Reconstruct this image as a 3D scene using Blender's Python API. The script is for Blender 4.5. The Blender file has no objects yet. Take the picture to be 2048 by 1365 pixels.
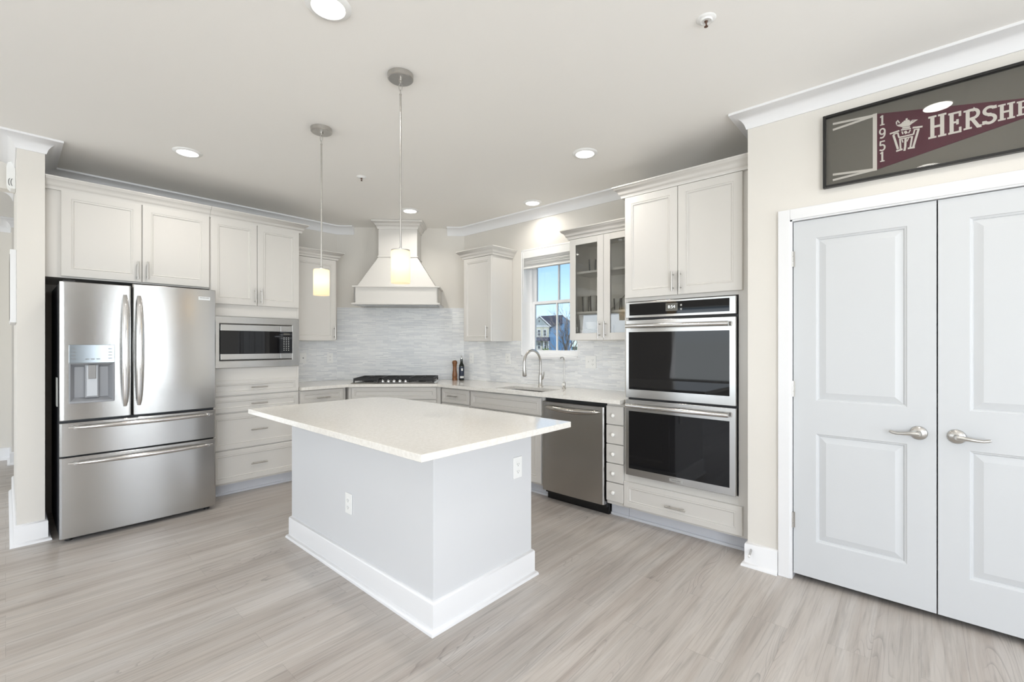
import bpy, bmesh, math, random
from mathutils import Vector, Matrix
R = math.radians
PI = math.pi
random.seed(7)
scn = bpy.context.scene
COL = scn.collection

# ------------------------------------------------------------------ camera
cam_d = bpy.data.cameras.new('camera')
cam = bpy.data.objects.new('camera', cam_d)
COL.objects.link(cam)
cam.location = (0, 0, 1.33)
cam.rotation_euler = (R(90), 0, R(41.875 - 90))
cam_d.sensor_width = 36
cam_d.lens = 908 / 2048 * 36
cam_d.shift_y = 7 / 2048
cam_d.clip_start = 0.02
cam_d.clip_end = 500
scn.camera = cam

# ------------------------------------------------------------------ sky, exposure
w = bpy.data.worlds.new('sky'); scn.world = w
w.use_nodes = True
nt = w.node_tree; nt.nodes.clear()
sky = nt.nodes.new('ShaderNodeTexSky'); sky.sky_type = 'HOSEK_WILKIE'
sky.sun_direction = Vector((-0.5, -0.55, 0.65)).normalized()
sky.turbidity = 2.2; sky.ground_albedo = 0.4
bg = nt.nodes.new('ShaderNodeBackground'); bg.inputs['Strength'].default_value = 5.2
wo = nt.nodes.new('ShaderNodeOutputWorld')
nt.links.new(sky.outputs[0], bg.inputs[0]); nt.links.new(bg.outputs[0], wo.inputs[0])
scn.view_settings.view_transform = 'Standard'
scn.view_settings.look = 'None'
scn.view_settings.exposure = 0.11
scn.view_settings.gamma = 1.0
scn.view_settings.use_curve_mapping = False
scn.cycles.use_denoising = True
scn.cycles.max_bounces = 10
scn.cycles.diffuse_bounces = 5
scn.cycles.glossy_bounces = 5
scn.cycles.transmission_bounces = 6
scn.cycles.transparent_max_bounces = 12
scn.cycles.sample_clamp_indirect = 6.0
scn.cycles.caustics_reflective = False
scn.cycles.caustics_refractive = False

def lamp(name, kind, loc, energy, color, rot=(0, 0, 0), parent=None, **kw):
    d = bpy.data.lights.new(name, kind); d.energy = energy; d.color = color
    for k, v in kw.items(): setattr(d, k, v)
    o = bpy.data.objects.new(name, d); COL.objects.link(o)
    o.location = loc; o.rotation_euler = rot
    if parent: o.parent = parent
    return o

DAY = (0.91, 0.948, 1.0)
SKYLIGHT = 1.0
# daylight in the windows behind the camera, plus added fill from the side wall
lamp('daylight_terrace_door', 'AREA', (-2.30, -3.30, 1.2), 205 * SKYLIGHT, DAY, (R(98), 0, 0), shape='RECTANGLE', size=3.5, size_y=2.1)
lamp('daylight_rear_window', 'AREA', (1.75, -3.30, 1.35), 42 * SKYLIGHT, DAY, (R(106), 0, 0), shape='RECTANGLE', size=1.3, size_y=1.9)
lamp('added_fill_side', 'AREA', (-4.60, -0.9, 1.35), 8 * SKYLIGHT, DAY, (R(106), 0, R(-90)), shape='RECTANGLE', size=2.2, size_y=1.7)  # added fill light, no known window on this side
lamp('added_fill_dining', 'AREA', (-4.60, 3.2, 1.35), 38 * SKYLIGHT, DAY, (R(106), 0, R(-90)), shape='RECTANGLE', size=2.4, size_y=1.7)  # added fill to brighten the deep left part of the room
lamp('added_fill_hall', 'AREA', (-4.60, 6.5, 1.35), 45 * SKYLIGHT, DAY, (R(100), 0, R(-90)), shape='RECTANGLE', size=1.8, size_y=1.7)  # added fill for the hall, behind an invented opening
lamp('sun', 'SUN', (0, 0, 30), 2.2, (1.0, 0.95, 0.87), (R(48), 0, R(-42)), angle=R(0.6))

# ------------------------------------------------------------------ mesh helpers
class MB:
    def __init__(s): s.v = []; s.f = []; s.m = []
    def add(s, verts, faces, mi=0):
        b = len(s.v); s.v += [tuple(p) for p in verts]
        s.f += [tuple(b + i for i in f) for f in faces]; s.m += [mi] * len(faces)
        return s
    def box(s, x0, x1, y0, y1, z0, z1, mi=0):
        x0, x1 = min(x0, x1), max(x0, x1); y0, y1 = min(y0, y1), max(y0, y1); z0, z1 = min(z0, z1), max(z0, z1)
        return s.add([(x0,y0,z0),(x1,y0,z0),(x1,y1,z0),(x0,y1,z0),(x0,y0,z1),(x1,y0,z1),(x1,y1,z1),(x0,y1,z1)],
                     [(3,2,1,0),(4,5,6,7),(0,1,5,4),(1,2,6,5),(2,3,7,6),(3,0,4,7)], mi)
    def prism(s, poly, z0, z1, mi=0):
        n = len(poly)
        if sum(poly[i][0]*poly[(i+1)%n][1]-poly[(i+1)%n][0]*poly[i][1] for i in range(n)) < 0: poly = poly[::-1]
        return s.add([(x,y,z0) for x,y in poly]+[(x,y,z1) for x,y in poly],
                     [tuple(range(n-1,-1,-1)), tuple(range(n,2*n))]+[(i,(i+1)%n,n+(i+1)%n,n+i) for i in range(n)], mi)
    def prism_xz(s, poly, y0, y1, mi=0):
        """poly in (x, z), pushed from y0 (front, towards the viewer) to y1"""
        n = len(poly)
        if sum(poly[i][0]*poly[(i+1)%n][1]-poly[(i+1)%n][0]*poly[i][1] for i in range(n)) < 0: poly = poly[::-1]
        return s.add([(x,y0,z) for x,z in poly]+[(x,y1,z) for x,z in poly],
                     [tuple(range(n)), tuple(range(2*n-1,n-1,-1))]+[(i,n+i,n+(i+1)%n,(i+1)%n) for i in range(n)], mi)
    def lathe(s, prof, cx=0, cy=0, cz=0, n=32, mi=0, M=None):
        """prof: (radius, z) from bottom to top"""
        b = []; fs = []; k = len(prof)
        for r, z in prof:
            for i in range(n):
                a = 2*PI*i/n; b.append(Vector((r*math.cos(a), r*math.sin(a), z)))
        if M is not None: b = [M @ p for p in b]
        b = [(p[0]+cx, p[1]+cy, p[2]+cz) for p in b]
        for j in range(k-1):
            for i in range(n):
                fs.append((j*n+i, j*n+(i+1)%n, (j+1)*n+(i+1)%n, (j+1)*n+i))
        if prof[0][0] > 1e-6: fs.append(tuple(range(n-1,-1,-1)))
        if prof[-1][0] > 1e-6: fs.append(tuple((k-1)*n+i for i in range(n)))
        return s.add(b, fs, mi)
    def tube(s, pts, r, n=10, mi=0, caps=True):
        pts = [Vector(p) for p in pts]; rs = r if isinstance(r, (list, tuple)) else [r]*len(pts)
        vs = []; fs = []; up = None
        for i, p in enumerate(pts):
            t = (pts[min(i+1,len(pts)-1)]-pts[max(i-1,0)]).normalized()
            if up is None:
                up = Vector((0,0,1)) if abs(t.z) < 0.9 else Vector((1,0,0))
            a = (up - t*up.dot(t)).normalized(); up = a; b = t.cross(a)
            for k in range(n):
                th = 2*PI*k/n; vs.append(p + (a*math.cos(th)+b*math.sin(th))*rs[i])
        for i in range(len(pts)-1):
            for k in range(n):
                fs.append((i*n+k, i*n+(k+1)%n, (i+1)*n+(k+1)%n, (i+1)*n+k))
        if caps: fs += [tuple(range(n-1,-1,-1)), tuple((len(pts)-1)*n+k for k in range(n))]
        return s.add(vs, fs, mi)
    def cyl(s, p0, p1, r, n=20, mi=0): return s.tube([p0, p1], r, n, mi)
    def loops(s, x0, x1, z0, z1, y, steps, mi=0, cap=True):
        """front-facing nested rectangles: steps = (inset, depth behind y)"""
        vs = []; fs = []
        for ins, d in steps:
            vs += [(x0+ins,y+d,z0+ins),(x1-ins,y+d,z0+ins),(x1-ins,y+d,z1-ins),(x0+ins,y+d,z1-ins)]
        for j in range(len(steps)-1):
            for i in range(4):
                fs.append((4*j+i, 4*j+(i+1)%4, 4*j+4+(i+1)%4, 4*j+4+i))
        if cap: k = 4*(len(steps)-1); fs.append((k,k+1,k+2,k+3))
        return s.add(vs, fs, mi)
    def frame(s, x0, x1, z0, z1, wd, y0, y1, mi=0):
        s.box(x0,x0+wd,y0,y1,z0,z1,mi); s.box(x1-wd,x1,y0,y1,z0,z1,mi)
        s.box(x0+wd,x1-wd,y0,y1,z0,z0+wd,mi); return s.box(x0+wd,x1-wd,y0,y1,z1-wd,z1,mi)
    def sweep(s, path, prof, mi=0, closed=False):
        """profile (out, z) carried along a plan path, out = to the right of travel, mitred"""
        P = [Vector(p) for p in path]; n = len(P); k = len(prof); vs = []; fs = []
        def nrm(a, b):
            d = (b-a).normalized(); return Vector((d.y, -d.x))
        for i in range(n):
            a = nrm(P[i-1], P[i]) if (i > 0 or closed) else None
            b = nrm(P[i], P[(i+1) % n]) if (i < n-1 or closed) else None
            m = b if a is None else a if b is None else (a+b)/(1+a.dot(b))
            for o, z in prof: vs.append((P[i].x+m.x*o, P[i].y+m.y*o, z))
        for i in range(n if closed else n-1):
            j = (i+1) % n
            for q in range(k):
                q2 = (q+1) % k
                fs.append((i*k+q, j*k+q, j*k+q2, i*k+q2))
        if not closed: fs += [tuple(range(k)), tuple((n-1)*k+q for q in range(k-1,-1,-1))]
        return s.add(vs, fs, mi)
    def stroke(s, pts, wd, y0, y1, mi=0):
        """flat ribbon along (x, z) points, given width, thickness y0..y1"""
        P = [Vector(p) for p in pts]; L = []; Rr = []
        for i in range(len(P)):
            d1 = (P[i]-P[i-1]).normalized() if i > 0 else None
            d2 = (P[i+1]-P[i]).normalized() if i < len(P)-1 else None
            d = d2 if d1 is None else d1 if d2 is None else (d1+d2)
            d = d.normalized(); nn = Vector((-d.y, d.x))
            kk = 1.0 if d1 is None or d2 is None else 1/max(0.5, nn.dot(Vector((-d1.y, d1.x))))
            L.append(P[i]+nn*wd/2*kk); Rr.append(P[i]-nn*wd/2*kk)
        for i in range(len(P)-1):
            s.prism_xz([(L[i].x,L[i].y),(Rr[i].x,Rr[i].y),(Rr[i+1].x,Rr[i+1].y),(L[i+1].x,L[i+1].y)], y0, y1, mi)
        return s
    def build(s, name, mats, parent=None, bev=0, seg=2, loc=None, rotz=0, smooth=40, fix=True):
        me = bpy.data.meshes.new(name); me.from_pydata(s.v, [], s.f)
        if not isinstance(mats, (list, tuple)): mats = [mats]
        for m in mats: me.materials.append(m)
        if len(mats) > 1: me.polygons.foreach_set('material_index', s.m)
        if fix:
            bm = bmesh.new(); bm.from_mesh(me); bmesh.ops.recalc_face_normals(bm, faces=bm.faces); bm.to_mesh(me); bm.free()
        if smooth:
            me.shade_smooth(); me.set_sharp_from_angle(angle=R(smooth))
        me.update()
        o = bpy.data.objects.new(name, me); COL.objects.link(o)
        if parent: o.parent = parent
        if loc: o.location = loc
        if rotz: o.rotation_euler = (0,0,R(rotz))
        if bev:
            md = o.modifiers.new('bevel', 'BEVEL'); md.width = bev; md.segments = seg; md.limit_method = 'ANGLE'; md.angle_limit = R(40)
            md.harden_normals = True
        return o

def tag(o, label, cat, group=None, kind=None):
    o['label'] = label; o['category'] = cat
    if group: o['group'] = group
    if kind: o['kind'] = kind
    return o
def thing(name, label, cat, loc=(0,0,0), rotz=0, group=None):
    o = bpy.data.objects.new(name, None); COL.objects.link(o)
    o.empty_display_size = 0.1; o.location = loc; o.rotation_euler = (0,0,R(rotz))
    return tag(o, label, cat, group)
def struct(o): o['kind'] = 'structure'; return o
def text(name, body, size, mat, parent, loc, rot=(R(90),0,0), ext=0.0004, align='CENTER'):
    c = bpy.data.curves.new(name, 'FONT'); c.body = body; c.size = size; c.extrude = ext; c.align_x = align; c.align_y = 'CENTER'
    c.materials.append(mat)
    f = bpy.data.objects.new(name, c); COL.objects.link(f)
    me = bpy.data.meshes.new_from_object(f.evaluated_get(bpy.context.evaluated_depsgraph_get()))
    bpy.data.objects.remove(f)
    o = bpy.data.objects.new(name, me); COL.objects.link(o); o.parent = parent; o.location = loc; o.rotation_euler = rot
    return o
def copy_tree(o, parent=None):
    c = o.copy(); COL.objects.link(c)
    if parent: c.parent = parent
    for ch in list(o.children): copy_tree(ch, c)
    return c

# ------------------------------------------------------------------ materials
def lin(r, g, b):
    f = lambda c: (c/255/12.92) if c/255 <= 0.04045 else ((c/255+0.055)/1.055)**2.4
    return (f(r), f(g), f(b), 1)
def mat(name, col, rough=0.5, metal=0.0, spec=0.5, noise=None, var=0.03, bump=0.0, bscale=300, aniso=0, stretch=None, **kw):
    m = bpy.data.materials.new(name); m.use_nodes = True
    t = m.node_tree; b = t.nodes['Principled BSDF']
    b.inputs['Base Color'].default_value = col
    b.inputs['Roughness'].default_value = rough; b.inputs['Metallic'].default_value = metal
    b.inputs['Specular IOR Level'].default_value = spec
    for k, v in kw.items(): b.inputs[k.replace('_', ' ')].default_value = v
    tc = t.nodes.new('ShaderNodeTexCoord')
    if noise:
        nz = t.nodes.new('ShaderNodeTexNoise'); nz.inputs['Scale'].default_value = noise; nz.inputs['Detail'].default_value = 3
        t.links.new(tc.outputs['Object'], nz.inputs['Vector'])
        mx = t.nodes.new('ShaderNodeMix'); mx.data_type = 'RGBA'
        mx.inputs[6].default_value = tuple(c*(1-var) for c in col[:3])+(1,); mx.inputs[7].default_value = tuple(min(1, c*(1+var)) for c in col[:3])+(1,)
        t.links.new(nz.outputs['Fac'], mx.inputs[0]); t.links.new(mx.outputs[2], b.inputs['Base Color'])
    if bump:
        n2 = t.nodes.new('ShaderNodeTexNoise'); n2.inputs['Scale'].default_value = bscale; n2.inputs['Detail'].default_value = 2
        if stretch:
            mp = t.nodes.new('ShaderNodeMapping'); mp.inputs['Scale'].default_value = stretch
            t.links.new(tc.outputs['Object'], mp.inputs[0]); t.links.new(mp.outputs[0], n2.inputs['Vector'])
        else: t.links.new(tc.outputs['Object'], n2.inputs['Vector'])
        bp = t.nodes.new('ShaderNodeBump'); bp.inputs['Strength'].default_value = bump; bp.inputs['Distance'].default_value = 0.002
        t.links.new(n2.outputs['Fac'], bp.inputs['Height']); t.links.new(bp.outputs[0], b.inputs['Normal'])
    if aniso:
        b.inputs['Anisotropic'].default_value = aniso
        tg = t.nodes.new('ShaderNodeTangent'); tg.direction_type = 'RADIAL'; tg.axis = 'Z'
        b.inputs['Anisotropic Rotation'].default_value = 0.25
        t.links.new(tg.outputs[0], b.inputs['Tangent'])
    return m

WALL = mat('wall_paint', lin(223,219,212), 0.75, noise=1.5, var=0.01, bump=0.08, bscale=180)
CEIL = mat('ceiling_paint', lin(247,245,241), 0.85, noise=1.2, var=0.008, bump=0.06, bscale=150)
TRIM = mat('white_trim_paint', lin(233,233,234), 0.38, noise=4, var=0.008)
DOORW = mat('white_door_paint', lin(205,207,209), 0.42, noise=3, var=0.008, bump=0.05, bscale=220)
CAB = mat('cabinet_paint', lin(213,210,205), 0.26, noise=4, var=0.008)
CABI = mat('cabinet_inside', lin(236,232,224), 0.5, noise=4, var=0.01)
TOE = mat('toe_kick_paint', lin(205,207,213), 0.5, noise=4, var=0.01)
VINYL_LIT = mat('window_vinyl_lit', lin(250,250,250), 0.3, noise=4, var=0.005)  # trim white raised for the window, its lit look put into the colour
ISL = mat('island_paint', lin(215,216,218), 0.45, noise=2.5, var=0.008)
STEEL = mat('brushed_steel', (0.52,0.515,0.505,1), 0.20, 1.0, noise=2, var=0.03, bump=0.03, bscale=60, stretch=(1,1,30), aniso=0.75)
STEELD = mat('dishwasher_steel', (0.43,0.415,0.395,1), 0.24, 1.0, noise=2, var=0.03, bump=0.03, bscale=60, stretch=(1,1,30), aniso=0.7)
POLISH = mat('polished_steel', (0.70,0.69,0.68,1), 0.16, 1.0, noise=6, var=0.02)
NICKEL = mat('brushed_nickel', (0.55,0.535,0.51,1), 0.28, 1.0, noise=30, var=0.04)
CHROME = mat('chrome', (0.75,0.75,0.76,1), 0.08, 1.0, noise=30, var=0.02)
GREYPL = mat('grey_plastic', lin(150,152,156), 0.35, noise=10, var=0.02)
DARKSIDE = mat('fridge_side', lin(46,48,52), 0.45, noise=10, var=0.05)
BLACK = mat('black_plastic', lin(16,16,17), 0.4, noise=10, var=0.05)
BLACKGL = mat('black_glass', (0.006,0.006,0.007,1), 0.03, 0.0, 0.36, noise=3, var=0.05)
IRON = mat('cast_iron', lin(28,28,29), 0.55, noise=60, var=0.15, bump=0.2, bscale=400)
WHITEPL = mat('white_plastic', lin(240,240,238), 0.35, noise=10, var=0.01)
SLOT = mat('outlet_slot_grey', lin(120,120,120), 0.5, noise=10, var=0.02)
CERAMIC = mat('white_ceramic', lin(240,239,235), 0.2, noise=10, var=0.01)
MILLW = mat('mill_walnut', lin(128,84,50), 0.35, noise=25, var=0.25)
BOTTLE = mat('bottle_glass_dark', lin(18,24,16), 0.08, noise=10, var=0.1)
LABELM = mat('bottle_label_navy', lin(28,38,58), 0.5, noise=20, var=0.2)
MARK = mat('pale_print', lin(225,225,220), 0.6, noise=30, var=0.02)
FRAMEB = mat('black_frame', lin(26,25,24), 0.32, noise=20, var=0.08)
MATTE = mat('taupe_mount', lin(118,111,101), 0.85, noise=60, var=0.04, bump=0.1, bscale=500)
FELT = mat('maroon_felt', lin(88,34,48), 0.95, noise=250, var=0.12, bump=0.25, bscale=600)
CREAM = mat('cream_felt', lin(232,222,212), 0.95, noise=250, var=0.05, bump=0.25, bscale=600)
BLIND = mat('blind_white', lin(238,238,236), 0.45, noise=8, var=0.01)
SATIN = mat('lamp_trim_white', lin(240,240,238), 0.5, noise=8, var=0.01)
RUST = mat('sprinkler_bronze', lin(96,72,60), 0.4, 0.6, noise=30, var=0.1)
LED = mat('display_digits', lin(200,200,195), 0.4, noise=5, var=0.01, Emission_Color=(0.8,0.85,0.9,1), Emission_Strength=0.8)
DISP = mat('display_grey', lin(92,90,84), 0.2, noise=5, var=0.03)
FDISP = mat('fridge_panel', lin(150,158,164), 0.12, 0.55, noise=5, var=0.03)

def emis(name, col, st):
    m = bpy.data.materials.new(name); m.use_nodes = True
    b = m.node_tree.nodes['Principled BSDF']; b.inputs['Base Color'].default_value = col
    b.inputs['Emission Color'].default_value = col; b.inputs['Emission Strength'].default_value = st
    return m
LENS = emis('lamp_lens', (1.0,0.96,0.9,1), 6.0)

def glassmat(name, tint=(1,1,1,1), refl=1.0):
    m = bpy.data.materials.new(name); m.use_nodes = True; t = m.node_tree
    t.nodes.remove(t.nodes['Principled BSDF']); out = t.nodes['Material Output']
    tr = t.nodes.new('ShaderNodeBsdfTransparent'); tr.inputs[0].default_value = tint
    gl = t.nodes.new('ShaderNodeBsdfGlossy'); gl.inputs['Roughness'].default_value = 0.01
    fr = t.nodes.new('ShaderNodeFresnel'); fr.inputs[0].default_value = 1.5
    mu = t.nodes.new('ShaderNodeMath'); mu.operation = 'MULTIPLY'; mu.inputs[1].default_value = refl
    mx = t.nodes.new('ShaderNodeMixShader')
    t.links.new(fr.outputs[0], mu.inputs[0]); t.links.new(mu.outputs[0], mx.inputs[0])
    t.links.new(tr.outputs[0], mx.inputs[1]); t.links.new(gl.outputs[0], mx.inputs[2]); t.links.new(mx.outputs[0], out.inputs[0])
    return m
PANE = glassmat('window_glass', (0.97,0.985,1,1), 0.8)
CABGL = glassmat('cabinet_glass', (0.93,0.93,0.92,1), 1.3)
PICGL = glassmat('picture_glass', (0.97,0.98,0.98,1), 0.7)
TUMB = glassmat('tumbler_glass', (0.985,0.99,0.99,1), 0.9)

def shade_mat():
    m = bpy.data.materials.new('opal_glass'); m.use_nodes = True; t = m.node_tree
    t.nodes.remove(t.nodes['Principled BSDF']); out = t.nodes['Material Output']
    tl = t.nodes.new('ShaderNodeBsdfTranslucent'); tl.inputs[0].default_value = (0.90,0.72,0.47,1)
    df = t.nodes.new('ShaderNodeBsdfDiffuse'); df.inputs[0].default_value = (0.72,0.64,0.52,1)
    em = t.nodes.new('ShaderNodeEmission'); em.inputs[0].default_value = (1.0,0.80,0.52,1); em.inputs[1].default_value = 0.28
    m1 = t.nodes.new('ShaderNodeMixShader'); m1.inputs[0].default_value = 0.45
    ad = t.nodes.new('ShaderNodeAddShader')
    t.links.new(tl.outputs[0], m1.inputs[1]); t.links.new(df.outputs[0], m1.inputs[2])
    t.links.new(m1.outputs[0], ad.inputs[0]); t.links.new(em.outputs[0], ad.inputs[1]); t.links.new(ad.outputs[0], out.inputs[0])
    return m
SHADE = shade_mat()

def floor_mat():
    m = bpy.data.materials.new('vinyl_plank'); m.use_nodes = True; t = m.node_tree; b = t.nodes['Principled BSDF']
    N = t.nodes.new; L = t.links.new
    tc = N('ShaderNodeTexCoord'); mp = N('ShaderNodeMapping'); L(tc.outputs['Object'], mp.inputs[0])
    br = N('ShaderNodeTexBrick'); br.offset = 0.37; br.offset_frequency = 2; br.squash = 1
    for k, v in (('Scale',1.0),('Mortar Size',0.0012),('Mortar Smooth',0.1),('Bias',0.0),('Brick Width',1.22),('Row Height',0.152)): br.inputs[k].default_value = v
    br.inputs['Color1'].default_value = (0,0,0,1); br.inputs['Color2'].default_value = (1,1,1,1); br.inputs['Mortar'].default_value = (0.5,0.5,0.5,1)
    L(mp.outputs[0], br.inputs['Vector'])
    sx = N('ShaderNodeSeparateXYZ'); L(mp.outputs[0], sx.inputs[0])
    # each plank gets its own slice of grain
    rnd = N('ShaderNodeMath'); rnd.operation = 'MULTIPLY'; rnd.inputs[1].default_value = 37.0; L(br.outputs['Color'], rnd.inputs[0])
    def grain(sxv, syv, det, dist, per=True):
        a = N('ShaderNodeMath'); a.operation = 'MULTIPLY'; a.inputs[1].default_value = sxv; L(sx.outputs[0], a.inputs[0])
        c = N('ShaderNodeMath'); c.operation = 'MULTIPLY'; c.inputs[1].default_value = syv; L(sx.outputs[1], c.inputs[0])
        cb = N('ShaderNodeCombineXYZ'); L(a.outputs[0], cb.inputs[0]); L(c.outputs[0], cb.inputs[1]); 
        if per: L(rnd.outputs[0], cb.inputs[2])
        else: cb.inputs[2].default_value = 3.7
        nz = N('ShaderNodeTexNoise'); nz.inputs['Scale'].default_value = 1; nz.inputs['Detail'].default_value = det; nz.inputs['Distortion'].default_value = dist
        nz.inputs['Roughness'].default_value = 0.6
        L(cb.outputs[0], nz.inputs['Vector']); return nz
    g1 = grain(0.55, 9, 4, 1.2, False); g2 = grain(3.0, 95, 4, 0.5); g3 = grain(0.9, 3.2, 3, 0.8, False); g4 = grain(0.75, 7.0, 1.5, 0.25); g5 = grain(0.9, 5.0, 1, 0.3); g6 = grain(1.6, 30, 4, 1.0)
    def ramp(src, *stops):
        r_ = N('ShaderNodeValToRGB'); e = r_.color_ramp.elements
        e[0].position, e[0].color = stops[0]; e[1].position, e[1].color = stops[-1]
        for p_, c_ in stops[1:-1]:
            k_ = e.new(p_); k_.color = c_
        L(src, r_.inputs[0]); return r_.outputs[0]
    def mul(a, c, fac=1.0):
        m_ = N('ShaderNodeMix'); m_.data_type = 'RGBA'; m_.blend_type = 'MULTIPLY'; m_.inputs[0].default_value = fac
        L(a, m_.inputs[6]); L(c, m_.inputs[7]); return m_.outputs[2]
    gy = lambda v: (v, v, v*1.005, 1)
    base = ramp(g1.outputs['Fac'], (0.26, lin(168,158,149)), (0.5, lin(187,180,172)), (0.76, lin(199,194,188)))
    c1 = mul(base, ramp(g3.outputs['Fac'], (0.3, gy(0.91)), (0.7, gy(1.07))))
    c1 = mul(c1, ramp(g6.outputs['Fac'], (0.30, gy(0.84)), (0.46, gy(1.0)), (0.75, gy(1.03))))
    c1 = mul(c1, ramp(g2.outputs['Fac'], (0.33, gy(0.80)), (0.50, gy(1.02))), 0.75)
    # plank to plank tone
    c1 = mul(c1, ramp(br.outputs['Color'], (0.0, gy(0.965)), (1.0, gy(1.025))))
    # growth rings showing here and there
    rg = N('ShaderNodeMath'); rg.operation = 'MULTIPLY'; rg.inputs[1].default_value = 26.0; L(g4.outputs['Fac'], rg.inputs[0])
    fr = N('ShaderNodeMath'); fr.operation = 'FRACT'; L(rg.outputs[0], fr.inputs[0])
    ring = ramp(fr.outputs[0], (0.0, gy(0.70)), (0.22, gy(1.0)), (0.9, gy(1.03)))
    msk = ramp(g5.outputs['Fac'], (0.56, (0,0,0,1)), (0.66, (1,1,1,1)))
    rm = N('ShaderNodeMix'); rm.data_type = 'RGBA'; rm.blend_type = 'MULTIPLY'; L(msk, rm.inputs[0]); L(c1, rm.inputs[6]); L(ring, rm.inputs[7])
    m3 = N('ShaderNodeMix'); m3.data_type = 'RGBA'; m3.inputs[7].default_value = lin(120,112,106)
    sc2 = N('ShaderNodeMath'); sc2.operation = 'MULTIPLY'; sc2.inputs[1].default_value = 0.28; L(br.outputs['Fac'], sc2.inputs[0])
    L(sc2.outputs[0], m3.inputs[0]); L(rm.outputs[2], m3.inputs[6])
    L(m3.outputs[2], b.inputs['Base Color'])
    b.inputs['Roughness'].default_value = 0.36; b.inputs['Specular IOR Level'].default_value = 0.45
    bp = N('ShaderNodeBump'); bp.inputs['Strength'].default_value = 0.12; bp.inputs['Distance'].default_value = 0.001
    L(g2.outputs['Fac'], bp.inputs['Height']); L(bp.outputs[0], b.inputs['Normal'])
    return m
FLOOR = floor_mat()

def quartz_mat():
    m = bpy.data.materials.new('quartz'); m.use_nodes = True; t = m.node_tree; b = t.nodes['Principled BSDF']
    N = t.nodes.new; L = t.links.new
    tc = N('ShaderNodeTexCoord')
    vo = N('ShaderNodeTexVoronoi'); vo.inputs['Scale'].default_value = 150; L(tc.outputs['Object'], vo.inputs['Vector'])
    rc = N('ShaderNodeValToRGB'); e = rc.color_ramp.elements
    e[0].position = 0.0; e[0].color = lin(186,176,162); e[1].position = 0.16; e[1].color = lin(238,235,229)
    wn = N('ShaderNodeTexWhiteNoise'); L(vo.outputs['Position'], wn.inputs['Vector'])
    gt = N('ShaderNodeMath'); gt.operation = 'GREATER_THAN'; gt.inputs[1].default_value = 0.86; L(wn.outputs['Value'], gt.inputs[0])
    L(vo.outputs['Distance'], rc.inputs[0])
    nz = N('ShaderNodeTexNoise'); nz.inputs['Scale'].default_value = 60; nz.inputs['Detail'].default_value = 4; L(tc.outputs['Object'], nz.inputs['Vector'])
    r2 = N('ShaderNodeValToRGB'); e = r2.color_ramp.elements
    e[0].position = 0.35; e[0].color = lin(228,224,217); e[1].position = 0.65; e[1].color = lin(236,233,227)
    L(nz.outputs['Fac'], r2.inputs[0])
    mx = N('ShaderNodeMix'); mx.data_type = 'RGBA'; L(gt.outputs[0], mx.inputs[0]); L(r2.outputs[0], mx.inputs[6]); L(rc.outputs[0], mx.inputs[7])
    L(mx.outputs[2], b.inputs['Base Color'])
    b.inputs['Roughness'].default_value = 0.09; b.inputs['Specular IOR Level'].default_value = 0.5
    return m
QUARTZ = quartz_mat()

def tile_mat():
    m = bpy.data.materials.new('strip_mosaic'); m.use_nodes = True; t = m.node_tree; b = t.nodes['Principled BSDF']
    N = t.nodes.new; L = t.links.new
    tc = N('ShaderNodeTexCoord'); sx = N('ShaderNodeSeparateXYZ'); L(tc.outputs['Object'], sx.inputs[0])
    cb = N('ShaderNodeCombineXYZ'); L(sx.outputs[0], cb.inputs[0]); L(sx.outputs[2], cb.inputs[1])
    br = N('ShaderNodeTexBrick'); br.offset = 0.41; br.offset_frequency = 3; br.squash = 0.6; br.squash_frequency = 2
    for k, v in (('Scale',1.0),('Mortar Size',0.0007),('Mortar Smooth',0.2),('Bias',0.0),('Brick Width',0.15),('Row Height',0.0122)): br.inputs[k].default_value = v
    br.inputs['Color1'].default_value = (0,0,0,1); br.inputs['Color2'].default_value = (1,1,1,1); br.inputs['Mortar'].default_value = (0.3,0.3,0.3,1)
    L(cb.outputs[0], br.inputs['Vector'])
    rc = N('ShaderNodeValToRGB'); e = rc.color_ramp.elements
    e[0].position = 0.0; e[0].color = lin(227,229,232); e[1].position = 1; e[1].color = lin(249,250,250)
    L(br.outputs['Color'], rc.inputs[0])
    mx = N('ShaderNodeMix'); mx.data_type = 'RGBA'; mx.inputs[7].default_value = lin(224,224,224)
    L(br.outputs['Fac'], mx.inputs[0]); L(rc.outputs[0], mx.inputs[6]); L(mx.outputs[2], b.inputs['Base Color'])
    b.inputs['Roughness'].default_value = 0.10
    # wavy, hand-cast strips: each one tips a little and its surface ripples
    nz = N('ShaderNodeTexNoise'); nz.inputs['Scale'].default_value = 1; nz.inputs['Detail'].default_value = 2
    mp = N('ShaderNodeMapping'); mp.inputs['Scale'].default_value = (14, 90, 1); L(cb.outputs[0], mp.inputs[0]); L(mp.outputs[0], nz.inputs['Vector'])
    ad = N('ShaderNodeMath'); ad.operation = 'MULTIPLY_ADD'; ad.inputs[1].default_value = 0.5; L(br.outputs['Color'], ad.inputs[0]); L(nz.outputs['Fac'], ad.inputs[2])
    sb = N('ShaderNodeMath'); sb.operation = 'SUBTRACT'; L(ad.outputs[0], sb.inputs[0]); L(br.outputs['Fac'], sb.inputs[1])
    bp = N('ShaderNodeBump'); bp.inputs['Strength'].default_value = 0.9; bp.inputs['Distance'].default_value = 0.003
    L(sb.outputs[0], bp.inputs['Height']); L(bp.outputs[0], b.inputs['Normal'])
    return m
TILE = tile_mat()

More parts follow.
